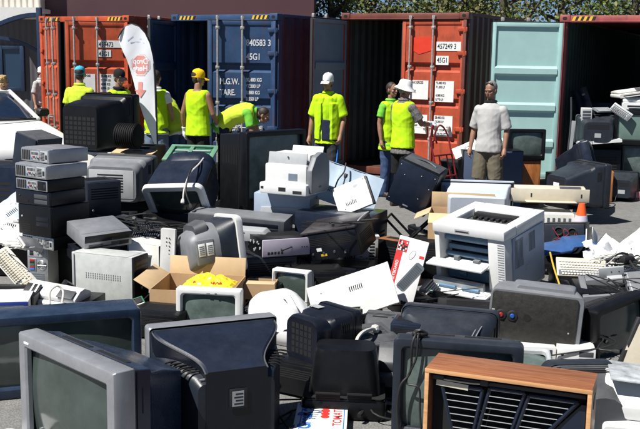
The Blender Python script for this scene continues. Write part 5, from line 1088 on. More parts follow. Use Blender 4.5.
# hi-fi, tipped
j = junkbox('turntable_cabinet', 'tipped black hi fi cabinet with scuffed brown lid and two small stickers', 'hi fi cabinet', .54, .42, .27, BLK, 21, fm=BLK2)
q = MB(); q.b2(-.275, .275, -.01, .43, .272, .292, .006); ld = q.build('lid', mat('scuffed brown black lid', (.035, .03, .033), .3, .6, scale=12, dust=.1), j); q = MB(); q.b2(-.15, -.10, -.0065, -.003, .10, .13); q.build('sticker', PAPER, j); q = MB(); q.b2(-.12, -.06, -.0065, -.003, .05, .07); q.build('yellow_sticker', YEL, j)
q = MB(); q.tube([(.277, .03, .30), (.277, .2, .31), (.277, .38, .30)], .006, 6); q.build('hinge_rod', LGRY, ld)
put(j, 301, 236, (-.27, 0, .27), Y=8.55, yaw=-24, roll=-13, pitch=10)
q = junkbox('equipment_case', 'black stereo case under the tipped hi fi cabinet', 'equipment case', .62, .42, .22, BLK, 22, fm=BLK2); put(q, 342, 262, (.0, 0, .22), Y=8.45, yaw=-8); q.location.z = 0
q = junkbox('amplifier_cabinet', 'large blue black equipment cabinet with flat glossy top behind the hi fi', 'cabinet', .80, .52, .60, NAVY, 30); put(q, 371, 212.5, (.40, 0, .60), Y=9.0, yaw=-22); q.location.z = 0
# tall stack: pale printer on grey printer
g1 = thing('copier', 'tall pale grey copier body carrying the white printer with raised lid', 'copier'); q = MB(); q.b2(-.29, .29, .01, .5, 0, .74, .012); gb = q.build('body_shell', BLUEG, g1); q = MB(); q.b2(-.21, .25, -.006, .02, .36, .60, .006); fp_ = q.build('front_door', LGRY, g1); q = MB(); slots(q, -.04, .12, .42, .50, 3, -.007); q.build('rating_label', GREY, fp_); q = MB(); q.b2(.285, .294, .05, .46, .05, .68, .003); q.build('side_cover', GREY, gb)
put(g1, 309, 196, (.29, 0, .74), Y=9.45, yaw=-12); g1.location.z = 0
p = thing('desktop_printer', 'white desktop printer with raised grey paper lid and dark rounded side', 'printer'); w = .50
q = MB(); q.b2(-w/2-.03, w/2+.0, -.06, .42, 0, .115, .018); q.b2(-w/2, w/2-.03, .0, .40, .10, .30, .02); sh = q.build('lower_shell', WHITE, p); q = MB(); q.b2(-w/2+.0, w/2-.04, .10, .41, .30, .40, .03); q.build('upper_shell', WHITE, p)
q = MB(); q.box(-.01, .035, .315, w*.86, .016, .20, .006, (-10, 0, 0)); ld = q.build('paper_lid', LGRY, p); q = MB(); 
for x, z in ((-.17, .30), (.17, .30), (0, .30), (0, .38)): q.cyl((x, .02, z-.01), (x, .033, z-.01), .008, n=8)
q.build('lid_studs', PGRY, ld); q = MB(); q.box(.05, .36, .41, w*.7, .014, .10, .004, (-20, 0, 0)); q.build('rear_tray', OFFW, p)
q = MB(); q.prism([(.0, .02), (.39, .02), (.41, .16), (.40, .32), (.33, .40), (.22, .42), (.10, .38), (.0, .25)], w/2-.03, w/2+.03, 'X', .012); sd = q.build('side_cover', GREY, p); q = MB(); q.b2(w/2+.029, w/2+.032, .16, .21, .07, .09); q.build('side_socket', PBLK, sd)
for a in ((-.06, .02, -.0615, -.058, .035, .075), (-w/2-.01, -w/2+.02, -.0625, -.058, .05, .075), (.10, .2, -.0615, -.058, .02, .05)): q = MB(); q.b2(*a); q.build('dark_badge', PBLK, sh); q = MB(); q.b2(.02, .12, -.002, .004, .14, .21); q.build('blue_label', BLUEG, sh)
put(p, 259, 187, (-w/2-.03, -.06, .06), Y=9.42, yaw=-26)
# tall rear projection set
t = crt('television', 'tall black boxy television turned aside, the tallest set in the middle of the pile', 'television', .90, .95, .55, BLK, BLK, SCRN2, bz=.055, bot=.22, fd=.12, bw=.92, bh=.96, bzc=.5, mid=.86, rad=.015); put(t, 246.5, 132.5, (-.45, 0, .95), Y=10.1, yaw=46)
q = junkbox('tv_stand', 'black television stand under the tall boxy television', 'stand', .86, .52, .30, BLK, 41); put(q, 250, 214, (-.40, .02, .30), Y=10.05, yaw=46); q.location.z = 0; q.scale.z = 1.15
# panels leaning
b = board('sheet_panel', 'large pale blue steel panel leaning aslant with a black cable on it', 'panel', .74, .42, .004, mat('pale blue painted steel', (.40, .50, .60), .4, .1), fold=.02, holes=4, seed=7); put(b, 318, 156.5, (-.37, 0, .42), Y=9.95, yaw=-10, pitch=-18, roll=17)
cord('loose_cord', 'black cable lying across the pale blue steel panel', [AT(346, 163, 9.85), AT(344, 172, 9.8), AT(338, 180, 9.75), AT(335, 190, 9.7), AT(342, 187, 9.68), AT(345, 178, 9.72)], .008)
b = board('steel_panel', 'small white steel panel with dark rim standing before the pale blue panel', 'panel', .36, .30, .012, WHITE, fold=.03, holes=2, seed=4, hm=PBLK); q = MB(); q.b2(.175, .20, -.004, .05, 0, .30, .004); q.build('dark_rim', PBLK, b); put(b, 364, 176, (.18, 0, .30), Y=9.4, yaw=-10, pitch=-22, roll=-24)
# tilted black speaker case
s = speaker('black loudspeaker case tipped on edge, studded with bright screw heads', .44, .48, .36, BLK, NAVY); q = MB()
for x, z in ((-.19, .05), (.19, .05), (-.19, .43), (.19, .43), (.17, .30), (.10, .16), (-.12, .34), (.05, .40)): q.ell((x, -.008, z), (.006, .004, .006), None, 8, 6)
q.build('screw_heads', STEEL, s); q = MB(); q.b2(-.2, .2, .05, .33, .4805, .486, .002); q.tube([(-.12, .2, .486), (0, .22, .50), (.12, .2, .486)], .012, 6); q.build('top_plate', DGRY, s)
put(s, 401, 158.5, (-.22, 0, .48), Y=9.7, yaw=-20, roll=21, pitch=6)
f = thing('folding_stand', 'black tubular folding stand under the tipped loudspeaker case', 'stand'); q = MB()
for y in (0, .36): q.tube([(-.28, y, .0), (.22, y, .50)], .013, 7, 0); q.tube([(.28, y, .0), (-.22, y, .50)], .013, 7, 0)
for x, z in ((-.22, .5), (.22, .5), (-.27, .02), (.27, .02)): q.tube([(x, 0, z), (x, .36, z)], .011, 7, 0)
q.build('frame', BLK, f); put(f, 408, 220, (0, 0, .5), Y=9.45, yaw=-12); f.location.z = 0
q = junkbox('equipment_case', 'brown sided record player case standing on edge under the loudspeaker', 'record player', .40, .16, .42, WALN, 50, fm=BLK); put(q, 378, 236, (-.2, 0, .42), Y=8.9, yaw=-38); q.location.z = 0
q = deck('black video recorder wedged flat under the folding stand', .44, .10, .34, BLK); put(q, 404, 232, (0, 0, .10), Y=9.3, yaw=-20); q.location.z = .0
p = pc('white desktop case half buried beside the brown record player case', .36, .30, .3, WHITE, 'rear'); put(p, 362, 229, (0, 0, .3), Y=8.95, yaw=10)
p.location.z = .12
# behind the laser printer
PALEB = mat('pale blue grey plastic', (.46, .52, .60), .4, .08)
t = crt('monitor', 'pale blue grey monitor with its back towards us behind the white laser printer', 'monitor', .78, .40, .42, PALEB, PALEB, bz=.04, fd=.05, bw=.74, bh=.66, mid=.16, rad=.01, rear=False, vents=False); put(t, 438.5, 178.5, (.39, .0, .40), Y=9.9, yaw=174, pitch=-6)
q = carton('open brown carton with a pale flap between the laser printer and blue grey monitor', .64, .40, .62, .16, (118, -8, 100, 115)); put(q, 462, 203, (0, 0, .62), Y=9.15, yaw=-10); q.location.z = 0
q = junkbox('equipment_case', 'black cabinet under the blue grey monitor behind the brown carton', 'cabinet', .8, .4, .62, BLK, 61); put(q, 472, 196, (0, 0, .62), Y=9.95, yaw=-4); q.location.z = 0
p = printer('long beige line printer lying across a slotted beige case', .78, .32, .16, BEIGE, BEIGE, tray=False, name='line_printer'); put(p, 512, 192.5, (-.39, 0, .10), Y=9.75, yaw=-4); lpz = p.location.z
q = MB(); q.b2(-.40, .40, -.012, .0, .015, .15, .006); pf = q.build('front_panel', BEIGE, p); q = MB(); q.b2(-.20, -.185, -.0135, -.011, .06, .10); q.b2(.31, .325, -.0135, -.011, .06, .10); q.build('latch', PBLK, pf)
q = thing('computer_case', 'slotted cream computer case holding up the long beige line printer', 'computer'); k = MB(); k.b2(-.22, .30, .0, .36, 0, .58, .008); kk = k.build('case', OFFW, q); k = MB(); slots(k, -.20, .28, .30, .54, 9, -.003, 'V', .45); slots(k, -.2, .28, .06, .24, 5, -.003); k.build('front_slots', PGRY, kk); put(q, 545, 207, (0, 0, .58), Y=9.52, yaw=-6); q.location.z = 0
# ================================================================== THE PILE: before the plum red container
t = crt('television', 'black television with dull glass standing on a teak cabinet before the teal door', 'television', .56, .46, .42, BLK, BLK, SCRN2, bz=.05, bot=.08); put(t, 509, 129, (-.28, 0, .46), Y=13.9, yaw=4)
tz = t.location.copy()
q = speaker('teak cabinet carrying the television before the teal door', .34, tz.z - .002, .34, TEAK, TEAK, name='wooden_cabinet'); q['category'] = 'cabinet'; put(q, 524, 163, (-.09, 0, tz.z), Y=13.95, yaw=4); q.location.z = 0
q = speaker('wide black framed television cabinet with blue grey cloth front behind the polo shirt person', .86, .84, .40, BLK, mat('blue grey speaker cloth', (.055, .085, .15), .8, .12, scale=60), name='projection_cabinet'); q['category'] = 'television cabinet'
put(q, 524, 150, (.43, 0, .84), Y=13.5, yaw=3); q.location.z = 0
t = crt('television', 'large black television lying with its ribbed back to the polo shirt person', 'television', .66, .58, .62, CHAR, CHAR, bz=.05, fd=.1, bw=.7, bh=.62, bzc=.45, mid=.4, rad=.03); put(t, 581, 159, (.33, 0, .58), Y=12.9, yaw=112); t.location.z = max(0, t.location.z)
q = MB(); q.b2(-.06, .06, .6205, .6225, .2, .32, .002); q.build('rear_sticker', PAPER, [c for c in t.children if c.name.startswith('housing')][0])
t = crt('television', 'black television tipped on top of the ribbed backed one before the plum container', 'television', .64, .54, .50, BLK2, NAVY, bz=.05, fd=.12, bw=.62, bh=.6, mid=.42, rad=.03); put(t, 583, 144, (.0, .1, .54), Y=13.3, yaw=68, roll=12, pitch=-16)
q = junkbox('equipment_case', 'black equipment case under the two tumbled televisions', 'equipment case', .6, .5, .5, BLK, 70); put(q, 585, 175, (0, 0, .5), Y=13.7, yaw=30); q.location.z = 0
s = speaker('teak veneered loudspeaker standing alone on the asphalt before the dark container mouth', .29, .47, .24, TEAK, TEAK); put(s, 594.5, 171.5, (-.145, 0, .47), Y=14.4, yaw=-8); s.location.z = 0
t = crt('monitor', 'charcoal monitor standing face away beside the lone teak loudspeaker', 'monitor', .46, .44, .44, CHAR, CHAR, bz=.04, bw=.62, bh=.66, mid=.4); put(t, 609, 166, (.23, .0, .44), Y=14.9, yaw=160); t.location.z = 0
q = junkbox('equipment_case', 'black cabinet in the container mouth carrying two stacked televisions', 'cabinet', .9, .5, .36, BLK, 73); put(q, 645, 184, (0, 0, .36), Y=15.5, yaw=-10); q.scale.z = .75; q.location.z = 0
t = crt('television', 'black television with pale glass, lower of two stacked in the container mouth', 'television', .68, .52, .46, BLK, CHAR, SCRN2, bz=.05, bot=.08); put(t, 622.5, 145, (-.34, 0, .52), Y=15.4, yaw=-12); t.location.z = .275; t2 = t
t = crt('television', 'black television with green glass, upper of two stacked in the container mouth', 'television', .74, .56, .48, BLK, BLK, mat('lit green grey glass', (.13, .20, .175), .3, .2, scale=3), bz=.07, bot=.09); put(t, 615, 106, (-.37, 0, .56), Y=15.35, yaw=-12); t.location.z = .797
p = printer('white printer lying on the topmost television in the container mouth', .56, .4, .20, WHITE, LGRY, tray=False); put(p, 640, 112, (.0, 0, 0), Y=15.45, yaw=-14); p.location.z = 1.362
p = printer('thin white scanner with its lid up behind the topmost white printer', .5, .36, .12, OFFW, LGRY, tray=False, name='scanner', cat='scanner'); put(p, 634, 98, (0, 0, .0), Y=15.62, yaw=8, roll=-8); p.location.z = 1.565
t = crt('television', 'dark grey television, its broad back to us, on a pale shelf board in the container', 'television', .62, .48, .46, CHAR, DGRY, bz=.05, bw=.76, bh=.72, mid=.5, rad=.04); put(t, 598, 117, (.0, .35, .46), Y=15.3, yaw=172)
sb = board('shelf_board', 'pale broken shelf board under the broad backed television', 'board', .66, .05, .40, WHITE); put(sb, 622, 139, (.33, 0, .05), Y=15.15, yaw=-6, roll=-6)
q = junkbox('equipment_case', 'black tall cabinet under the pale shelf board', 'cabinet', .62, .5, .72, BLK, 75); put(q, 602, 150, (0, 0, .70), Y=15.35, yaw=-8); q.location.z = 0
q = pc('slim pale grey computer tower standing on the pile inside the container', .16, .36, .34, OFFW, 'front', LGRY, horizontal=False); put(q, 582, 108.5, (-.08, 0, .36), Y=15.4, yaw=-12)
q = keyboard('small grey keyboard balanced on the broad backed television', .34, .15, GREY, LGRY); put(q, 606, 111, (0, 0, .03), Y=15.45, yaw=30, pitch=20)
q = keyboard('upturned grey keyboard wedged beside the topmost printer', .36, .15, LGRY, GREY); put(q, 618, 115, (0, 0, .03), Y=15.3, yaw=-40, pitch=55, roll=30)
b = board('cover_panel', 'dark blue grey panel leaning aslant deep inside the plum container', 'panel', .28, .52, .02, NAVY); put(b, 571, 93, (-.14, 0, .5), Y=16.9, yaw=-30, roll=-22)
q = MB(); q.tube([(0, 0, 0), (.02, .01, .4), (.0, 0, .75)], .012, 7); o = q.build('metal_rod', DGRY); tag(o, 'thin dark rod poking up from the tumbled televisions', 'rod'); o.location = at(568, 150, 13.6)
b = board('trim_strip', 'narrow pale strip of trim standing up from the tumbled televisions', 'trim strip', .055, .55, .02, LGRY); put(b, 574, 121, (0, 0, .55), Y=13.75, yaw=-10, roll=4)
q = deck('pink enamelled player lying by the container mouth', .40, .14, .3, mat('dull pink enamel', (.42, .17, .18), .5, .15), slot=False, name='record_player', cat='record player'); put(q, 629, 182, (-.2, 0, .14), Y=14.6, yaw=-8); q.location.z = 0
for k, (px, py, Y, w, hh, lab, m_) in enumerate(((606, 86, 17.5, .7, .95, 'dark cabinet stacked deep inside the plum container', BLK), (590, 118, 18.2, .8, 1.2, 'tall dark cabinet against the rear of the plum container heap', CHAR), (634, 84, 18.6, .9, 1.5, 'tallest dark cabinet in the rear of the plum container heap', BLK2))):
    q = junkbox('equipment_case', lab, 'cabinet', w, .5, hh, m_, 80 + k); p = at(px, py, Y); q.location = (p.x, Y, .16); q.rotation_euler = (0, 0, R(-25))
# between the hand truck and the polo shirt
b = board('cover_panel', 'white cover panel lying aslant on dark cases beside the red hand truck', 'panel', .36, .22, .02, WHITE); put(b, 475, 139.5, (.18, 0, .22), Y=13.75, yaw=-6, roll=-24, pitch=-50)
q = junkbox('equipment_case', 'black case under the aslant white panel near the red hand truck', 'equipment case', .55, .45, .62, BLK, 90); put(q, 458, 160, (0, 0, .62), Y=14.0, yaw=-14); q.location.z = 0
q = deck('silver topped recorder at knee height beside the aslant white panel', .36, .12, .3, STEEL, BLK); put(q, 484, 147, (0, 0, .12), Y=14.3, yaw=-10)
# ---- loose heap between cone and beige panel
s = speaker('black loudspeaker box with front torn off, red wires over two bare drivers', .40, .31, .28, BLK, CHAR, drivers=False); f_ = s
q = MB()
for x, z, r in ((-.06, .10, .07), (.07, .10, .07), (-.05, .23, .045), (.08, .22, .045)): q.lathe([(r, 0), (r, .012), (r*.85, .014), (r*.3, -.02), (.002, -.01)], n=20, M=Matrix.Translation((x, -.006, z)) @ Matrix.Rotation(pi/2, 4, 'X'))
q.build('driver_cones', PBLK, s); q = MB(); rd = random.Random(8)
for k in range(4): q.tube([(rd.uniform(-.14, .14), -.02 - .02*rd.random(), rd.uniform(.04, .27)) for _ in range(4)], .0022, 5, 5)
q.build('red_wires', mat('pink red wire', (.40, .03, .06), .5, .1), s); put(s, 585, 223, (.20, 0, .31), Y=9.1, yaw=-24, roll=-5, pitch=-6)
q = junkbox('equipment_case', 'black case under the torn loudspeaker box by the orange cone', 'equipment case', .5, .4, .20, BLK, 95); put(q, 566, 252, (0, 0, .2), Y=9.2, yaw=-24); q.location.z = 0
bd = thing('ring_binder', 'blue ring binder lying open on the heap under the torn loudspeaker', 'binder'); BB = mat('blue binder card', (.035, .09, .24), .35, .2)
q = MB(); q.prism([(-.27, 0), (-.25, .012), (0, .03), (.02, .06), (.26, .05), (.27, .038), (.04, .045), (.0, .0)], 0, .30, 'Y', .003); q.build('cover', BB, bd); put(bd, 572, 249, (0, 0, .04), Y=8.7, yaw=8, pitch=8, roll=-6)
kb_ = keyboard('cream computer keyboard tilted up in the heap among tangled cables', .50, .20, BEIGE, OFFW); put(kb_, 556, 257, (-.25, .20, .03), Y=8.35, yaw=-7, pitch=36)
q = junkbox('equipment_case', 'black case under the cream keyboard', 'equipment case', .6, .42, .2, BLK, 96); put(q, 588, 280, (0, 0, .2), Y=8.5, yaw=-6); q.location.z = 0
for lab, px, py, Y, w, hh, yw, rl, pt, sd in (
    ('white steel computer cover standing on edge right of the orange cone, its rim dark', 592, 227, 8.9, .55, .26, 36, 40, -28, 1),
    ('second white steel cover leaning over its dark rimmed neighbour by the cone', 606, 233, 8.8, .40, .30, -28, 34, -38, 2),
    ('white cover panel pointing up at the edge of the loose heap', 642, 226, 8.7, .50, .28, -10, -42, -30, 3)):
    b = board('cover_panel', lab, 'panel', w, hh, .012, WHITE, fold=.05, holes=2, seed=sd); q = MB(); q.b2(-w/2-.004, -w/2, -.002, .05, 0, hh, .001); q.build('dark_rim', PBLK, b); put(b, px, py, (-w/2 if px < 630 else w/2, 0, hh), Y=Y, yaw=yw, roll=rl, pitch=pt)
PLB = mat('creased white sheet plastic', (.62, .68, .72), .35, .08, scale=5)
def sheet_cloth(name, label, cat, w, d, m, seed, amp=.03, n=22):
    bm = bmesh.new(); vv = [[bm.verts.new(((i/n-.5)*w, (j/n-.5)*d, amp*(noise.noise(V((i/n*3+seed, j/n*3, 0)))*1.6 + abs(noise.noise(V((i/n*6, j/n*6+seed, 1))))))) for i in range(n+1)] for j in range(n+1)]
    for j in range(n):
        for i in range(n): bm.faces.new((vv[j][i], vv[j][i+1], vv[j+1][i+1], vv[j+1][i]))
    r = bmesh.ops.extrude_face_region(bm, geom=list(bm.faces)); [setattr(v, 'co', v.co + V((0, 0, .004))) for v in r['geom'] if isinstance(v, bmesh.types.BMVert)]
    bmesh.ops.recalc_face_normals(bm, faces=bm.faces); q = MB(); q.add(bm); return tag(q.build(name, m, None, 30), label, cat)
o = sheet_cloth('plastic_sheet', 'creased pale plastic sheet under the tangled cables', 'plastic sheet', .75, .55, PLB, 4, .05); put(o, 628, 268, (0, 0, 0), Y=8.3, yaw=-10, pitch=16)
o = sheet_cloth('paper_sheet', 'crumpled white paper sheets over the blue binder', 'paper', .34, .26, PAPER, 9, .05, 16); put(o, 604, 252, (0, 0, 0), Y=8.55, yaw=20, pitch=22, roll=8)
q = junkbox('equipment_case', 'black cabinet under the creased pale plastic sheet', 'cabinet', .8, .5, .36, BLK, 98); put(q, 640, 285, (0, 0, .3), Y=8.3, yaw=-8); q.location.z = 0
rd = random.Random(12)
for k, (lab, m_, r) in enumerate((('tangled white cable on the pale plastic sheet', CABLEW, .007), ('tangled black cable on the pale plastic sheet', CABLE, .008), ('thick black lead ending in a plug on the pale plastic sheet', CABLE, .010), ('thin grey cable looping off the cream keyboard', CABLEW, .006))):
    c0 = at(612 + 6*k, 264 + 3*k, 8.1); pts = [c0 + V((rd.gauss(0, .11), rd.gauss(0, .08), .03 + abs(rd.gauss(0, .04)))) for _ in range(10)]
    cord('loose_cord', lab, pts, r, m_)
t = thing('power_brick', 'black power bricks bundle among the tangled cables', 'power adaptor'); q = MB(); q.box(0, 0, .03, .11, .07, .05, .012, (0, 0, 20)); q.build('adaptor', PBLK, t); q = MB(); q.tube([(.05, 0, .03), (.12, .03, .05), (.16, -.02, .02), (.1, -.08, .01)], .006, 6); q.build('lead', CABLE, t); put(t, 626, 262, (0, 0, .0), Y=8.05, yaw=10)
pr = thing('desktop_printer', 'blue grey printer with its white print carriage laid open and a flap standing up', 'printer'); w = .56
q = MB()
for a in ((-w/2, w/2, .0, .03, 0, .17), (-w/2, -w/2+.05, .031, .38, 0, .17), (w/2-.20, w/2, .031, .38, 0, .17), (-w/2+.051, w/2-.201, .28, .38, 0, .17), (-w/2+.051, w/2-.201, .031, .28, 0, .05)): q.b2(*a, .006)
q.build('body_shell', GREY, pr); q = MB(); q.b2(-.20, .05, .04, .20, .051, .09, .004); q.b2(-.19, -.13, .06, .16, .09, .13, .004); q.b2(-.06, .02, .08, .18, .09, .125, .004); q.b2(-.21, .06, .21, .235, .08, .10, .002); q.build('print_carriage', WHITE, pr); q = MB(); q.b2(-.11, -.07, .05, .09, .09, .125, .004); q.build('ink_cartridge', BLUEK, pr)
q = MB(); q.b2(-.12, .08, .30, .325, .17, .26, .006); q.b2(-.06, .06, .24, .30, .12, .19, .004); fl_ = q.build('flap', LGRY, pr); q = MB(); q.cyl((-.02, .298, .22), (-.02, .302, .22), .006, n=8); q.cyl((.04, .298, .22), (.04, .302, .22), .006, n=8); q.build('screws', PBLK, fl_); q = MB(); q.b2(w/2-.18, w/2-.17, -.002, .36, .02, .1715, .002); q.build('seam_trim', LGRY, pr)
put(pr, 583, 297, (-w/2, 0, .17), Y=7.35, yaw=-10, roll=-8, pitch=14)
q = junkbox('equipment_case', 'black case under the opened blue grey printer', 'equipment case', .7, .45, .30, BLK, 99); put(q, 622, 310, (0, 0, .26), Y=7.35, yaw=-8); q.location.z = 0
q = MB(); q.tube([tuple(at(550, 252, 8.0)), tuple(at(554, 268, 7.9)), tuple(at(560, 286, 7.5))], .008, 6); o = q.build('strapping', mat('mustard packing strap', (.55, .38, .05), .5, .1)); tag(o, 'mustard packing strap hanging between the laser printer and the cream keyboard', 'strap')
cord('ground_cord', 'thin black cord lying loose on the bare asphalt past the cone', [(at_z(598, 205, .006)), (at_z(604, 208, .006)), (at_z(612, 207, .006)), (at_z(615, 204, .006)), (at_z(606, 203, .006)), (at_z(592, 203.5, .006))], .006, CABLE)
# ================================================================== THE PILE: the side by the car
SY0 = 8.45
z = 0
t = pc('beige computer tower at the foot of the tall computer stack, fan and sockets showing', .21, .37, .42, OFFW, 'rear', horizontal=False); put(t, 26.5, 254, (-.105, 0, .37), Y=SY0-.03, yaw=-12); t.location.z = 0; bx, by = t.location.x, t.location.y
def stack(label, px, w, hh, d, body, z0, yaw, face='rear', f=None, dy=0):
    q = pc(label, w, hh, d, body, face, f, 'computers stacked by the car'); p = at(px, 200, SY0 + dy); q.rotation_euler = (0, 0, R(yaw)); q.location = p - q.rotation_euler.to_matrix() @ V((-w/2, 0, 0)); q.location.z = z0; return q
q = junkbox('equipment_case', 'black case standing behind the beige tower under the computer stack', 'equipment case', .40, .36, .365, BLK, 110); p = at(58, 250, SY0+.12); q.location = (p.x, p.y, 0); q.rotation_euler = (0, 0, R(-30))
stack('thin black computer directly on the beige tower', 20, .42, .12, .42, BLK, .371, -33)
stack('tall black computer in the middle of the computer stack', 19, .43, .27, .44, BLK, .494, -34, 'front', BLK)
stack('black computer with plain dark front over the tall black one', 17, .43, .125, .42, BLK2, .768, -32, 'front', BLK2)
stack('black computer with a bright socket row just under the silver pair', 16, .43, .105, .43, BLK, .897, -35)
stack('slotted silver computer, lower of the silver pair on top of the stack', 15.5, .44, .125, .46, SILV, 1.006, -36)
stack('silver computer topmost on the stack beside the white car', 22, .42, .125, .43, SILV, 1.135, -39, dy=.12)
# silver desktop on black decks on the pale tower
tw = pc('pale grey computer tower with perforated side panel, its dark front turned away', .22, .46, .60, PANELW, 'front', BLK, horizontal=False); put(tw, 133, 254, (-.11, 0, .46), Y=7.6, yaw=69); tw.location.z = 0
MSt = Matrix.Translation((-.11, 0, 0)) @ Matrix.Rotation(-pi/2, 4, 'Z'); q = MB()
for k in range(16):
    for j in range(3): q.b2(-.46 + k*.022, -.452 + k*.022, -.0012, .002, .25 + j*.018, .262 + j*.018)
q.build('perforations', PGRY, tw, M=MSt); q = MB(); q.b2(-.588, -.57, -.012, .002, .01, .45, .004); q.build('rear_lip', LGRY, tw, M=MSt)
t2 = pc('cream computer tower with dark front close behind the perforated grey tower', .21, .45, .46, OFFW, 'front', BLK, horizontal=False); put(t2, 160, 249, (-.10, 0, .45), Y=8.15, yaw=52); t2.location.z = 0
q = deck('flat black player, lower of two under the silver desktop computer', .46, .075, .40, BLK); put(q, 76, 257, (-.23, 0, .075), Y=7.95, yaw=26); zz = q.location.z
q = deck('flat black player, upper of two under the silver desktop computer', .45, .075, .38, BLK2); put(q, 74, 249.5, (-.225, 0, .075), Y=8.05, yaw=26)
s_ = pc('silver desktop computer with a dark upper front, lying on two black players', .43, .13, .40, SILV, 'front', SILV); q = MB(); q.b2(-.217, .217, -.0145, -.011, .068, .13, .003); q.build('dark_fascia', BLK2, s_); q = MB(); q.b2(.10, .18, -.0165, -.012, .02, .05, .003); q.b2(-.18, .05, -.0145, -.0115, .022, .03); q.build('drive_slot', PBLK, s_); put(s_, 84.5, 236.5, (-.215, 0, .13), Y=7.9, yaw=36, pitch=11, roll=-2)
# white rimmed set, tipped onto its face
t = crt('monitor', 'tipped monitor with broad white bezel and blue black hood sloping up behind', 'monitor', .66, .50, .62, NAVY, WHITE, SCRN, bz=.07, fd=.06, bw=.84, bh=.62, bzc=.66, mid=.72, rad=.07, vents=False, rear=False); put(t, 140.5, 190, (-.33, 0, .47), Y=9.5, yaw=-14, pitch=34, roll=-4)
wm = lambda px, py, Y: tuple(at(px, py, Y))
cord('loose_cord', 'pale cord hanging over the white bezel of the tipped monitor', [wm(205, 156, 9.9), wm(199, 164, 9.6), wm(191, 172, 9.4), wm(187, 180, 9.3), wm(184, 190, 9.2), wm(183, 199, 9.15)], .008, CABLEW); cord('loose_cord', 'black cord beside the pale one on the tipped monitor', [wm(204, 160, 9.85), wm(193, 166, 9.5), wm(188, 178, 9.3), wm(186, 192, 9.2), wm(190, 204, 9.15)], .008)
q = junkbox('equipment_case', 'black cabinet under the tipped white bezelled monitor', 'cabinet', .72, .5, .50, BLK, 120); put(q, 176, 214, (0, 0, .5), Y=9.6, yaw=-8); q.location.z = 0
# grey hooded set, boxed black one before it, grid backed one on top
t = crt('television', 'dusty grey television showing a pale slotted back under its hood', 'television', .72, .50, .46, GREY, DGRY, bz=.05, fd=.12, bw=.86, bh=.80, bzc=.47, mid=.6, rad=.04, vents=False, rear=False); ho = [c for c in t.children if c.name.startswith('housing')][0]
q = MB(); q.b2(-.26, .26, .458, .466, .06, .37, .006); rp = q.build('rear_panel', LGRY, ho); q = MB(); slots(q, -.16, .14, .12, .33, 7, 0); q.build('rear_vents', PBLK, rp, M=Matrix.Translation((0, .4672, 0)) @ Matrix.Rotation(pi, 4, 'Z')); put(t, 128, 154, (0, .0, .50), Y=10.7, yaw=168)
q = junkbox('equipment_case', 'black cabinet under the dusty grey hooded television', 'cabinet', .74, .5, .50, BLK, 121); put(q, 128, 200, (0, 0, .5), Y=10.5, yaw=-10); q.location.z = 0
q = junkbox('equipment_case', 'upright black computer box with slotted grey side before the hooded television', 'equipment case', .36, .36, .40, CHAR, 122); put(q, 109, 181, (.05, 0, .40), Y=9.25, yaw=38)
q = junkbox('equipment_case', 'black cabinet under the upright slotted box by the computer stack', 'cabinet', .60, .44, .50, BLK, 123); put(q, 106, 218, (0, 0, .5), Y=9.25, yaw=10); q.location.z = 0
t = crt('television', 'large black television whose back is a grid of vents, highest by the flag', 'television', .80, .70, .66, BLK, BLK, bz=.06, fd=.12, bw=.72, bh=.80, bzc=.47, mid=.34, rad=.03, vents=False, rear=False); ho = [c for c in t.children if c.name.startswith('housing')][0]; q = MB()
for i in range(7):
    for j in range(6): q.b2(-.24 + i*.070, -.24 + i*.070 + .054, .6595, .662, .10 + j*.058, .10 + j*.058 + .042)
q.build('grid_vent', HOLE, ho); q = MB(); q.box(0, .60, .56, .30, .05, .01, .003, (-20, 0, 0)); q.build('top_recess', HOLE, ho); put(t, 99, 94, (0, .30, .70), Y=11.9, yaw=152)
q = thing('cabinet', 'pale beige cabinet under the grid backed television', 'cabinet'); k = MB(); k.b2(-.34, .34, 0, .5, 0, .92, .01); kk = k.build('carcass', OFFW, q); k = MB(); k.b2(-.31, -.005, -.012, .0, .04, .88, .004); k.b2(.005, .31, -.012, .0, .04, .88, .004); dd = k.build('door', OFFW, q); k = MB(); k.b2(-.03, -.015, -.03, -.012, .5, .6, .003); k.b2(.015, .03, -.03, -.012, .5, .6, .003); k.build('handle', STEEL, dd); put(q, 100, 152, (0, 0, .92), Y=11.55, yaw=-10); q.location.z = 0
q = thing('fan_heater', 'ribbed black drum shaped fan heater on its side by the grid backed television', 'heater'); k = MB(); pr_ = [(.02, -.16)]
for i in range(9): pr_ += [(.19, -.16 + i*.036), (.19, -.138 + i*.036), (.179, -.136 + i*.036), (.179, -.126 + i*.036)]
pr_ += [(.15, .17), (.02, .17)]; k.lathe(pr_, n=26, M=Matrix.Rotation(pi/2, 4, 'Y')); k.build('drum', mat('matt black ribbed plastic', (.0035, .0035, .004), .7, .2, spec=.2), q); k = MB(); k.lathe([(.02, -.175), (.15, -.172), (.17, -.16), (.02, -.158)], n=24, M=Matrix.Rotation(pi/2, 4, 'Y')); k.build('end_cap', GREY, q); put(q, 129, 136, (0, 0, 0), Y=11.15, yaw=-20, s=.78)
q = junkbox('equipment_case', 'black cabinet under the ribbed fan heater', 'cabinet', .5, .45, .85, BLK, 124); put(q, 136, 152, (0, 0, .85), Y=12.0, yaw=-8); q.location.z = 0; q.scale.z = 1.12
b = board('cardboard_sheet', 'flat piece of brown cardboard on the hooded television by the flag', 'cardboard', .5, .22, .006, CARDD, fold=.006); put(b, 134, 151.5, (0, 0, .1), Y=11.2, yaw=-6, pitch=-82)
g = thing('circuit_rack', 'green framed circuit board rack lying in the sun past the tall boxy television', 'circuit board'); GRN = mat('sage green enamel', (.12, .26, .17), .5, .2); k = MB()
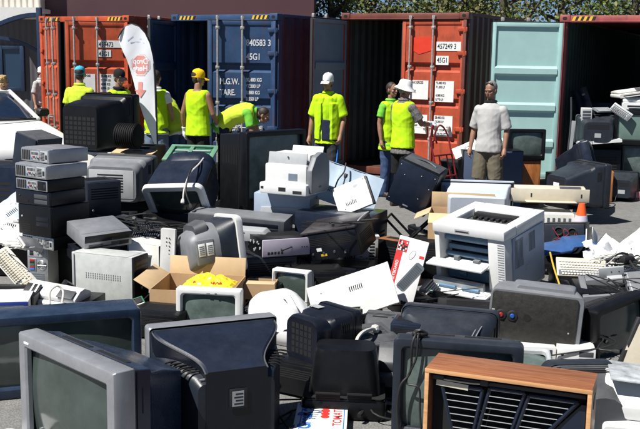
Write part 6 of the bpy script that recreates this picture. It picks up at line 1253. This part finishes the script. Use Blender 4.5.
for a in ((-.30, .30, 0, .04, 0, .03), (-.30, .30, .42, .46, 0, .03), (-.30, -.24, .04, .42, 0, .03), (.24, .30, .04, .42, 0, .03), (-.05, 0, .04, .42, .0, .026)): k.b2(*a, .004)
k.build('frame', GRN, g); k = MB()
for y in (.12, .20, .30): k.b2(-.22, .22, y, y+.025, .005, .022, .003)
k.build('rails', LGRY, g); k = MB(); k.b2(-.235, .235, .045, .415, -.004, .002); k.build('circuit_board', PCB, g); put(g, 186, 160, (0, 0, .03), Y=11.2, yaw=-8, pitch=18)
q = junkbox('equipment_case', 'black cabinet under the green circuit rack', 'cabinet', .6, .45, .80, BLK, 125); put(q, 190, 168, (0, 0, .8), Y=11.35, yaw=-8); q.location.z = 0
t = crt('television', 'black television half hidden between the tipped monitor and the tall boxy set', 'television', .5, .42, .4, BLK, BLK, bz=.04); put(t, 214, 178, (0, 0, .42), Y=10.6, yaw=-20); q = t
q = junkbox('equipment_case', 'black cabinet beside the stand of the tall boxy television', 'cabinet', .5, .44, .52, BLK, 126); put(q, 214, 214, (0, 0, .5), Y=10.5, yaw=-20); q.location.z = 0
# dark tangle in the middle
rd = random.Random(31)
for k, (lab, px, py, Y, w, d, yw, pt, rl, m_, m2) in enumerate((
    ('black keyboard topmost in the dark tangle', 138, 226, 8.9, .42, .15, 14, 20, 6, BLK2, CHAR), ('charcoal keyboard under the topmost black one in the dark tangle', 147, 233, 8.7, .44, .16, -16, 12, -6, CHAR, BLK2), ('dusty grey keyboard lowest in the dark tangle', 140, 240, 8.55, .40, .15, 28, 16, 4, DGRY, CHAR))):
    q = keyboard(lab, w, d, m_, m2); put(q, px, py, (0, .08, .03), Y=Y, yaw=yw, pitch=pt, roll=rl)
q = junkbox('equipment_case', 'black case under the dark tangle of keyboards', 'equipment case', .62, .46, .42, BLK, 127); put(q, 148, 246, (0, 0, .42), Y=8.75, yaw=6); q.location.z = 0
q = deck('charcoal telephone exchange box beside the dark tangle of keyboards', .34, .08, .26, CHAR, name='telephone_exchange', cat='telephone box', slot=False); put(q, 122, 222, (0, 0, .08), Y=9.0, yaw=-24, roll=8)
for k, (lab, a) in enumerate((('black cord looped through the dark tangle of keyboards', (128, 232)), ('black cord trailing from the charcoal telephone box', (150, 226)))):
    c0 = at(*a, 8.55); cord('loose_cord', lab, [c0 + V((rd.gauss(0, .10), rd.gauss(0, .06), abs(rd.gauss(.03, .05)))) for _ in range(8)], .007)
b = board('cover_panel', 'torn white cover scrap lying on the cream tower', 'panel', .22, .14, .006, WHITE); put(b, 140, 246, (0, 0, .1), Y=8.25, yaw=24, pitch=-60, roll=14)
# along the frame edge by the car
q = junkbox('equipment_case', 'black cabinet at the very edge of the pile below the white car', 'cabinet', .62, .5, .98, NAVY, 130); put(q, 13, 163, (.28, 0, .98), Y=9.4, yaw=-14); q.location.z = 0
s = speaker('tall dark grey loudspeaker leaning behind the computer stack', .34, 1.0, .34, DGRY, CHAR); put(s, 16, 148, (-.17, 0, 1.0), Y=9.9, yaw=-34, roll=12); s.location.z = .28
q = junkbox('equipment_case', 'black case under the leaning dark grey loudspeaker', 'equipment case', .6, .5, .34, BLK, 131); p = at(24, 230, 10.0); q.location = (p.x, p.y, 0)
for lab, px, py, Y, w, hh, yw, pt, rl, m_ in (
    ('pale blue steel cover with bent corner beside the tall black computer', 10, 212, 8.9, .34, .30, 30, -50, -34, BLUEG), ('white desktop cover lying flat beside the tall black computer', 6, 226, 8.7, .42, .26, 10, -64, 4, WHITE), ('cream plastic fascia under the flat white desktop cover', 8, 236, 8.55, .40, .16, -8, -40, 10, OFFW)):
    b = board('cover_panel', lab, 'panel', w, hh, .01, m_, fold=.04, holes=2, seed=int(px)); put(b, px, py, (0, 0, hh/2), Y=Y, yaw=yw, pitch=pt, roll=rl)
q = junkbox('equipment_case', 'black case under the pale covers beside the computer stack', 'equipment case', .5, .5, .55, BLK, 132); p = at(2, 235, 8.8); q.location = (p.x, p.y, 0)
b = keyboard('cream keyboard sliding down aslant beside the beige tower', .46, .17, OFFW, BEIGE); put(b, 14, 268, (0, .08, .03), Y=7.9, yaw=-30, pitch=20, roll=36)
w_ = pc('white desktop computer with a blue lower edge beside the sliding cream keyboard', .48, .12, .42, WHITE, 'front', mat('deep blue plastic edge', (.02, .04, .22), .35, .1)); put(w_, 28, 302, (.24, 0, .12), Y=6.75, yaw=10)
q = junkbox('equipment_case', 'black case under the white desktop with the blue edge', 'equipment case', .5, .4, .30, BLK, 133); p = at(0, 310, 6.9); q.location = (p.x, p.y, 0)
p = printer('white printer with two black slots and a looped cable beside the white desktop', .46, .34, .22, WHITE, LGRY, tray=False); q = MB(); q.box(-.15, .05, .175, .12, .15, .008, .003, (35, 0, 0)); q.build('black_chute', PBLK, p); q = MB(); q.box(-.15, .045, .181, .014, .14, .006, .001, (35, 0, 0)); q.box(-.11, .045, .181, .014, .14, .006, .001, (35, 0, 0)); q.build('paper_guides', PAPER, p); put(p, 46, 290, (0, 0, .22), Y=7.0, yaw=-12, roll=6)
q = junkbox('equipment_case', 'black case under the white printer with two black slots', 'equipment case', .6, .4, .22, BLK, 134); put(q, 48, 308, (0, 0, .2), Y=7.05, yaw=-10); q.location.z = 0
cord('loose_cord', 'cream cable arching over the white printer with two black slots', [at(50, 304, 6.8), at(50, 292, 6.85), at(57, 286, 6.9), at(63, 291, 6.9), at(62, 303, 6.8)], .008, CABLEW)
o = sheet_cloth('paper_sheet', 'white paper scrap on the ground by the silver bezelled television', 'paper', .3, .2, PAPER, 3, .012, 10); put(o, 6, 426, (0, 0, 0), Y=4.95, yaw=20); o.location.z = .012
# ================================================================== LOOSE SMALL SCRAP IN THE GAPS
rd = random.Random(77)
def gz(px, py, z=0): p = at_z(px, py, z); return V((p.x, p.y, z))
def copy_tree(o, parent=None):
    c = o.copy(); COL.objects.link(c); c.parent = parent
    for ch in list(o.children): copy_tree(ch, c)
    return c
def scatter(proto, spots, tilt=25):
    for i, (px, py, z) in enumerate(spots):
        o = proto if i == 0 else copy_tree(proto); o.location = gz(px, py, z); o.rotation_euler = (R(rd.uniform(-tilt, tilt)), R(rd.uniform(-tilt, tilt)), rd.uniform(0, 6.28))
k1 = keyboard('worn black keyboard lying in a shaded gap of the pile', .44, .16, BLK2, CHAR, 'black keyboards in the gaps')
scatter(k1, [(310, 268, .05), (428, 236, .3), (398, 288, .03), (438, 262, .05), (300, 335, .05), (332, 292, .03), (415, 318, .03), (440, 292, .05), (470, 338, .04), (150, 318, .03), (120, 292, .05), (232, 346, .04), (596, 340, .06), (570, 322, .10), (300, 240, .25), (408, 262, .04), (425, 250, .05), (546, 240, .06), (60, 318, .05), (352, 318, .05), (505, 326, .05), (250, 320, .04), (610, 345, .05)])
sp = thing('computer_speaker', 'small black computer speaker dropped in a shaded gap of the pile', 'computer speaker', 'small black speakers in the gaps'); q = MB(); q.b2(-.045, .045, 0, .10, 0, .19, .012); c_ = q.build('cabinet', BLK, sp); q = MB(); q.lathe([(.034, 0), (.034, .004), (.028, .005), (.010, -.006), (.001, -.003)], n=16, M=Matrix.Translation((0, -.003, .06)) @ Matrix.Rotation(pi/2, 4, 'X')); q.build('driver_cone', CHAR, sp)
scatter(sp, [(322, 283, .02), (434, 310, .02), (404, 287, .04), (148, 300, .02), (160, 316, .02), (236, 330, .02), (500, 318, .02), (580, 338, .05), (596, 322, .1), (350, 250, .12), (415, 242, .1), (128, 268, .2), (448, 325, .03), (560, 300, .06), (55, 300, .1)], 60)
dr = thing('disc_drive', 'bare silver disc drive fallen among the black scrap', 'disc drive', 'silver disc drives among the scrap'); q = MB(); q.b2(-.073, .073, 0, .19, 0, .041, .003); q.build('case', STEEL, dr); q = MB(); q.b2(-.074, .074, -.012, .002, -.001, .042, .003); f = q.build('front_panel', OFFW, dr); q = MB(); q.b2(-.06, .06, -.0135, -.011, .02, .024); q.b2(.04, .055, -.015, -.011, .006, .012); q.build('tray_slot', PBLK, f)
scatter(dr, [(315, 252, .2), (428, 262, .06), (412, 274, .05), (160, 290, .06), (482, 342, .05), (585, 335, .06), (20, 244, .5), (348, 272, .05)], 40)
cb_ = thing('circuit_board', 'loose green circuit board dropped among the black scrap', 'circuit board', 'loose green circuit boards'); q = MB(); q.b2(-.10, .10, 0, .15, 0, .003); b_ = q.build('board', PCB, cb_); q = MB()
q.b2(-.09, .09, .01, .128, .0028, .0032)
for k in range(12): x, y = rd.uniform(-.085, .07), rd.uniform(.01, .12); q.b2(x, x + rd.uniform(.01, .03), y, y + rd.uniform(.008, .025), .003, .003 + rd.uniform(.003, .012), .001, seg=1)
q.build('chips', PBLK, b_); q = MB(); q.b2(-.09, .02, .135, .148, .003, .012); q.build('connector', OFFW, b_)
scatter(cb_, [(420, 296, .05), (318, 300, .05), (152, 306, .05), (602, 318, .14), (575, 312, .12), (395, 262, .06), (130, 300, .12), (240, 325, .05)], 50)
cp = thing('mains_lead', 'black power cord with moulded plug strewn in a gap of the pile', 'cable', 'black power cords strewn through the pile'); q = MB(); pts = [V((rd.gauss(0, .13), rd.gauss(0, .13), .012 + abs(rd.gauss(0, .03)))) for _ in range(11)]; q.tube(pts, .0055, 6, 6); q.build('lead', CABLE, cp); q = MB(); d = (pts[-1] - pts[-2]).normalized(); q.tube([pts[-1], pts[-1] + d*.03, pts[-1] + d*.055], [.008, .016, .014], 8, 0); q.build('plug', CABLE, cp)
scatter(cp, [(312, 275, .1), (334, 300, .06), (418, 305, .06), (440, 300, .08), (150, 312, .05), (236, 338, .05), (596, 332, .12), (568, 316, .16), (300, 248, .3), (405, 255, .08), (428, 248, .08), (546, 244, .1), (62, 312, .1), (350, 310, .08), (505, 330, .08), (252, 316, .06), (380, 300, .06), (285, 250, .35), (170, 232, .45), (190, 207, .55), (455, 318, .1), (588, 345, .1), (330, 350, .08), (395, 412, .02), (280, 418, .02), (372, 395, .02), (620, 288, .35), (345, 226, .62), (110, 222, .55)], 14)
cw = thing('data_cable', 'pale grey data cable coiled loosely over the pile', 'cable', 'pale data cables over the pile'); q = MB(); q.tube([V((.10*cos(a*.9) + rd.gauss(0, .03), .08*sin(a*.9) + rd.gauss(0, .03), .012 + .006*a)) for a in range(12)], .005, 6, 6); q.build('lead', CABLEW, cw); q = MB(); q.box(.1, 0, .02, .04, .02, .014, .003); q.build('connector', OFFW, cw)
scatter(cw, [(608, 262, .4), (15, 250, .45), (320, 288, .1), (590, 326, .12), (176, 200, .6)], 16)

for lab, px, py, Y, w, d, hh, yw, sd in (
    ('black case filling the gap between the loudspeaker stand and the tall brown carton', 428, 240, 9.0, .36, .4, .36, -16, 150), ('low black case between the keyboard carton and the laser printer doors', 418, 296, 7.65, .30, .3, .14, 20, 151),
    ('black case in front of the fan ribbed television', 470, 312, 7.0, .5, .4, .22, -8, 152), ('black case behind the small white monitor', 318, 276, 8.15, .5, .36, .24, 10, 153), ('flat black case in front of the laser printer', 446, 306, 7.35, .46, .34, .10, -24, 154),
    ('black case between the opened blue grey printer and the knobbed set', 582, 316, 7.0, .34, .4, .24, 24, 155), ('black case beside the white rounded computer', 322, 318, 6.9, .34, .34, .2, -30, 156)):
    q = junkbox('equipment_case', lab, 'equipment case', w, d, hh, BLK, sd); put(q, px, py, (0, 0, hh), Y=Y, yaw=yw); q.location.z = 0
rd = random.Random(5)
k1 = [o for o in bpy.data.objects if o.name.startswith('computer_speaker')][0]
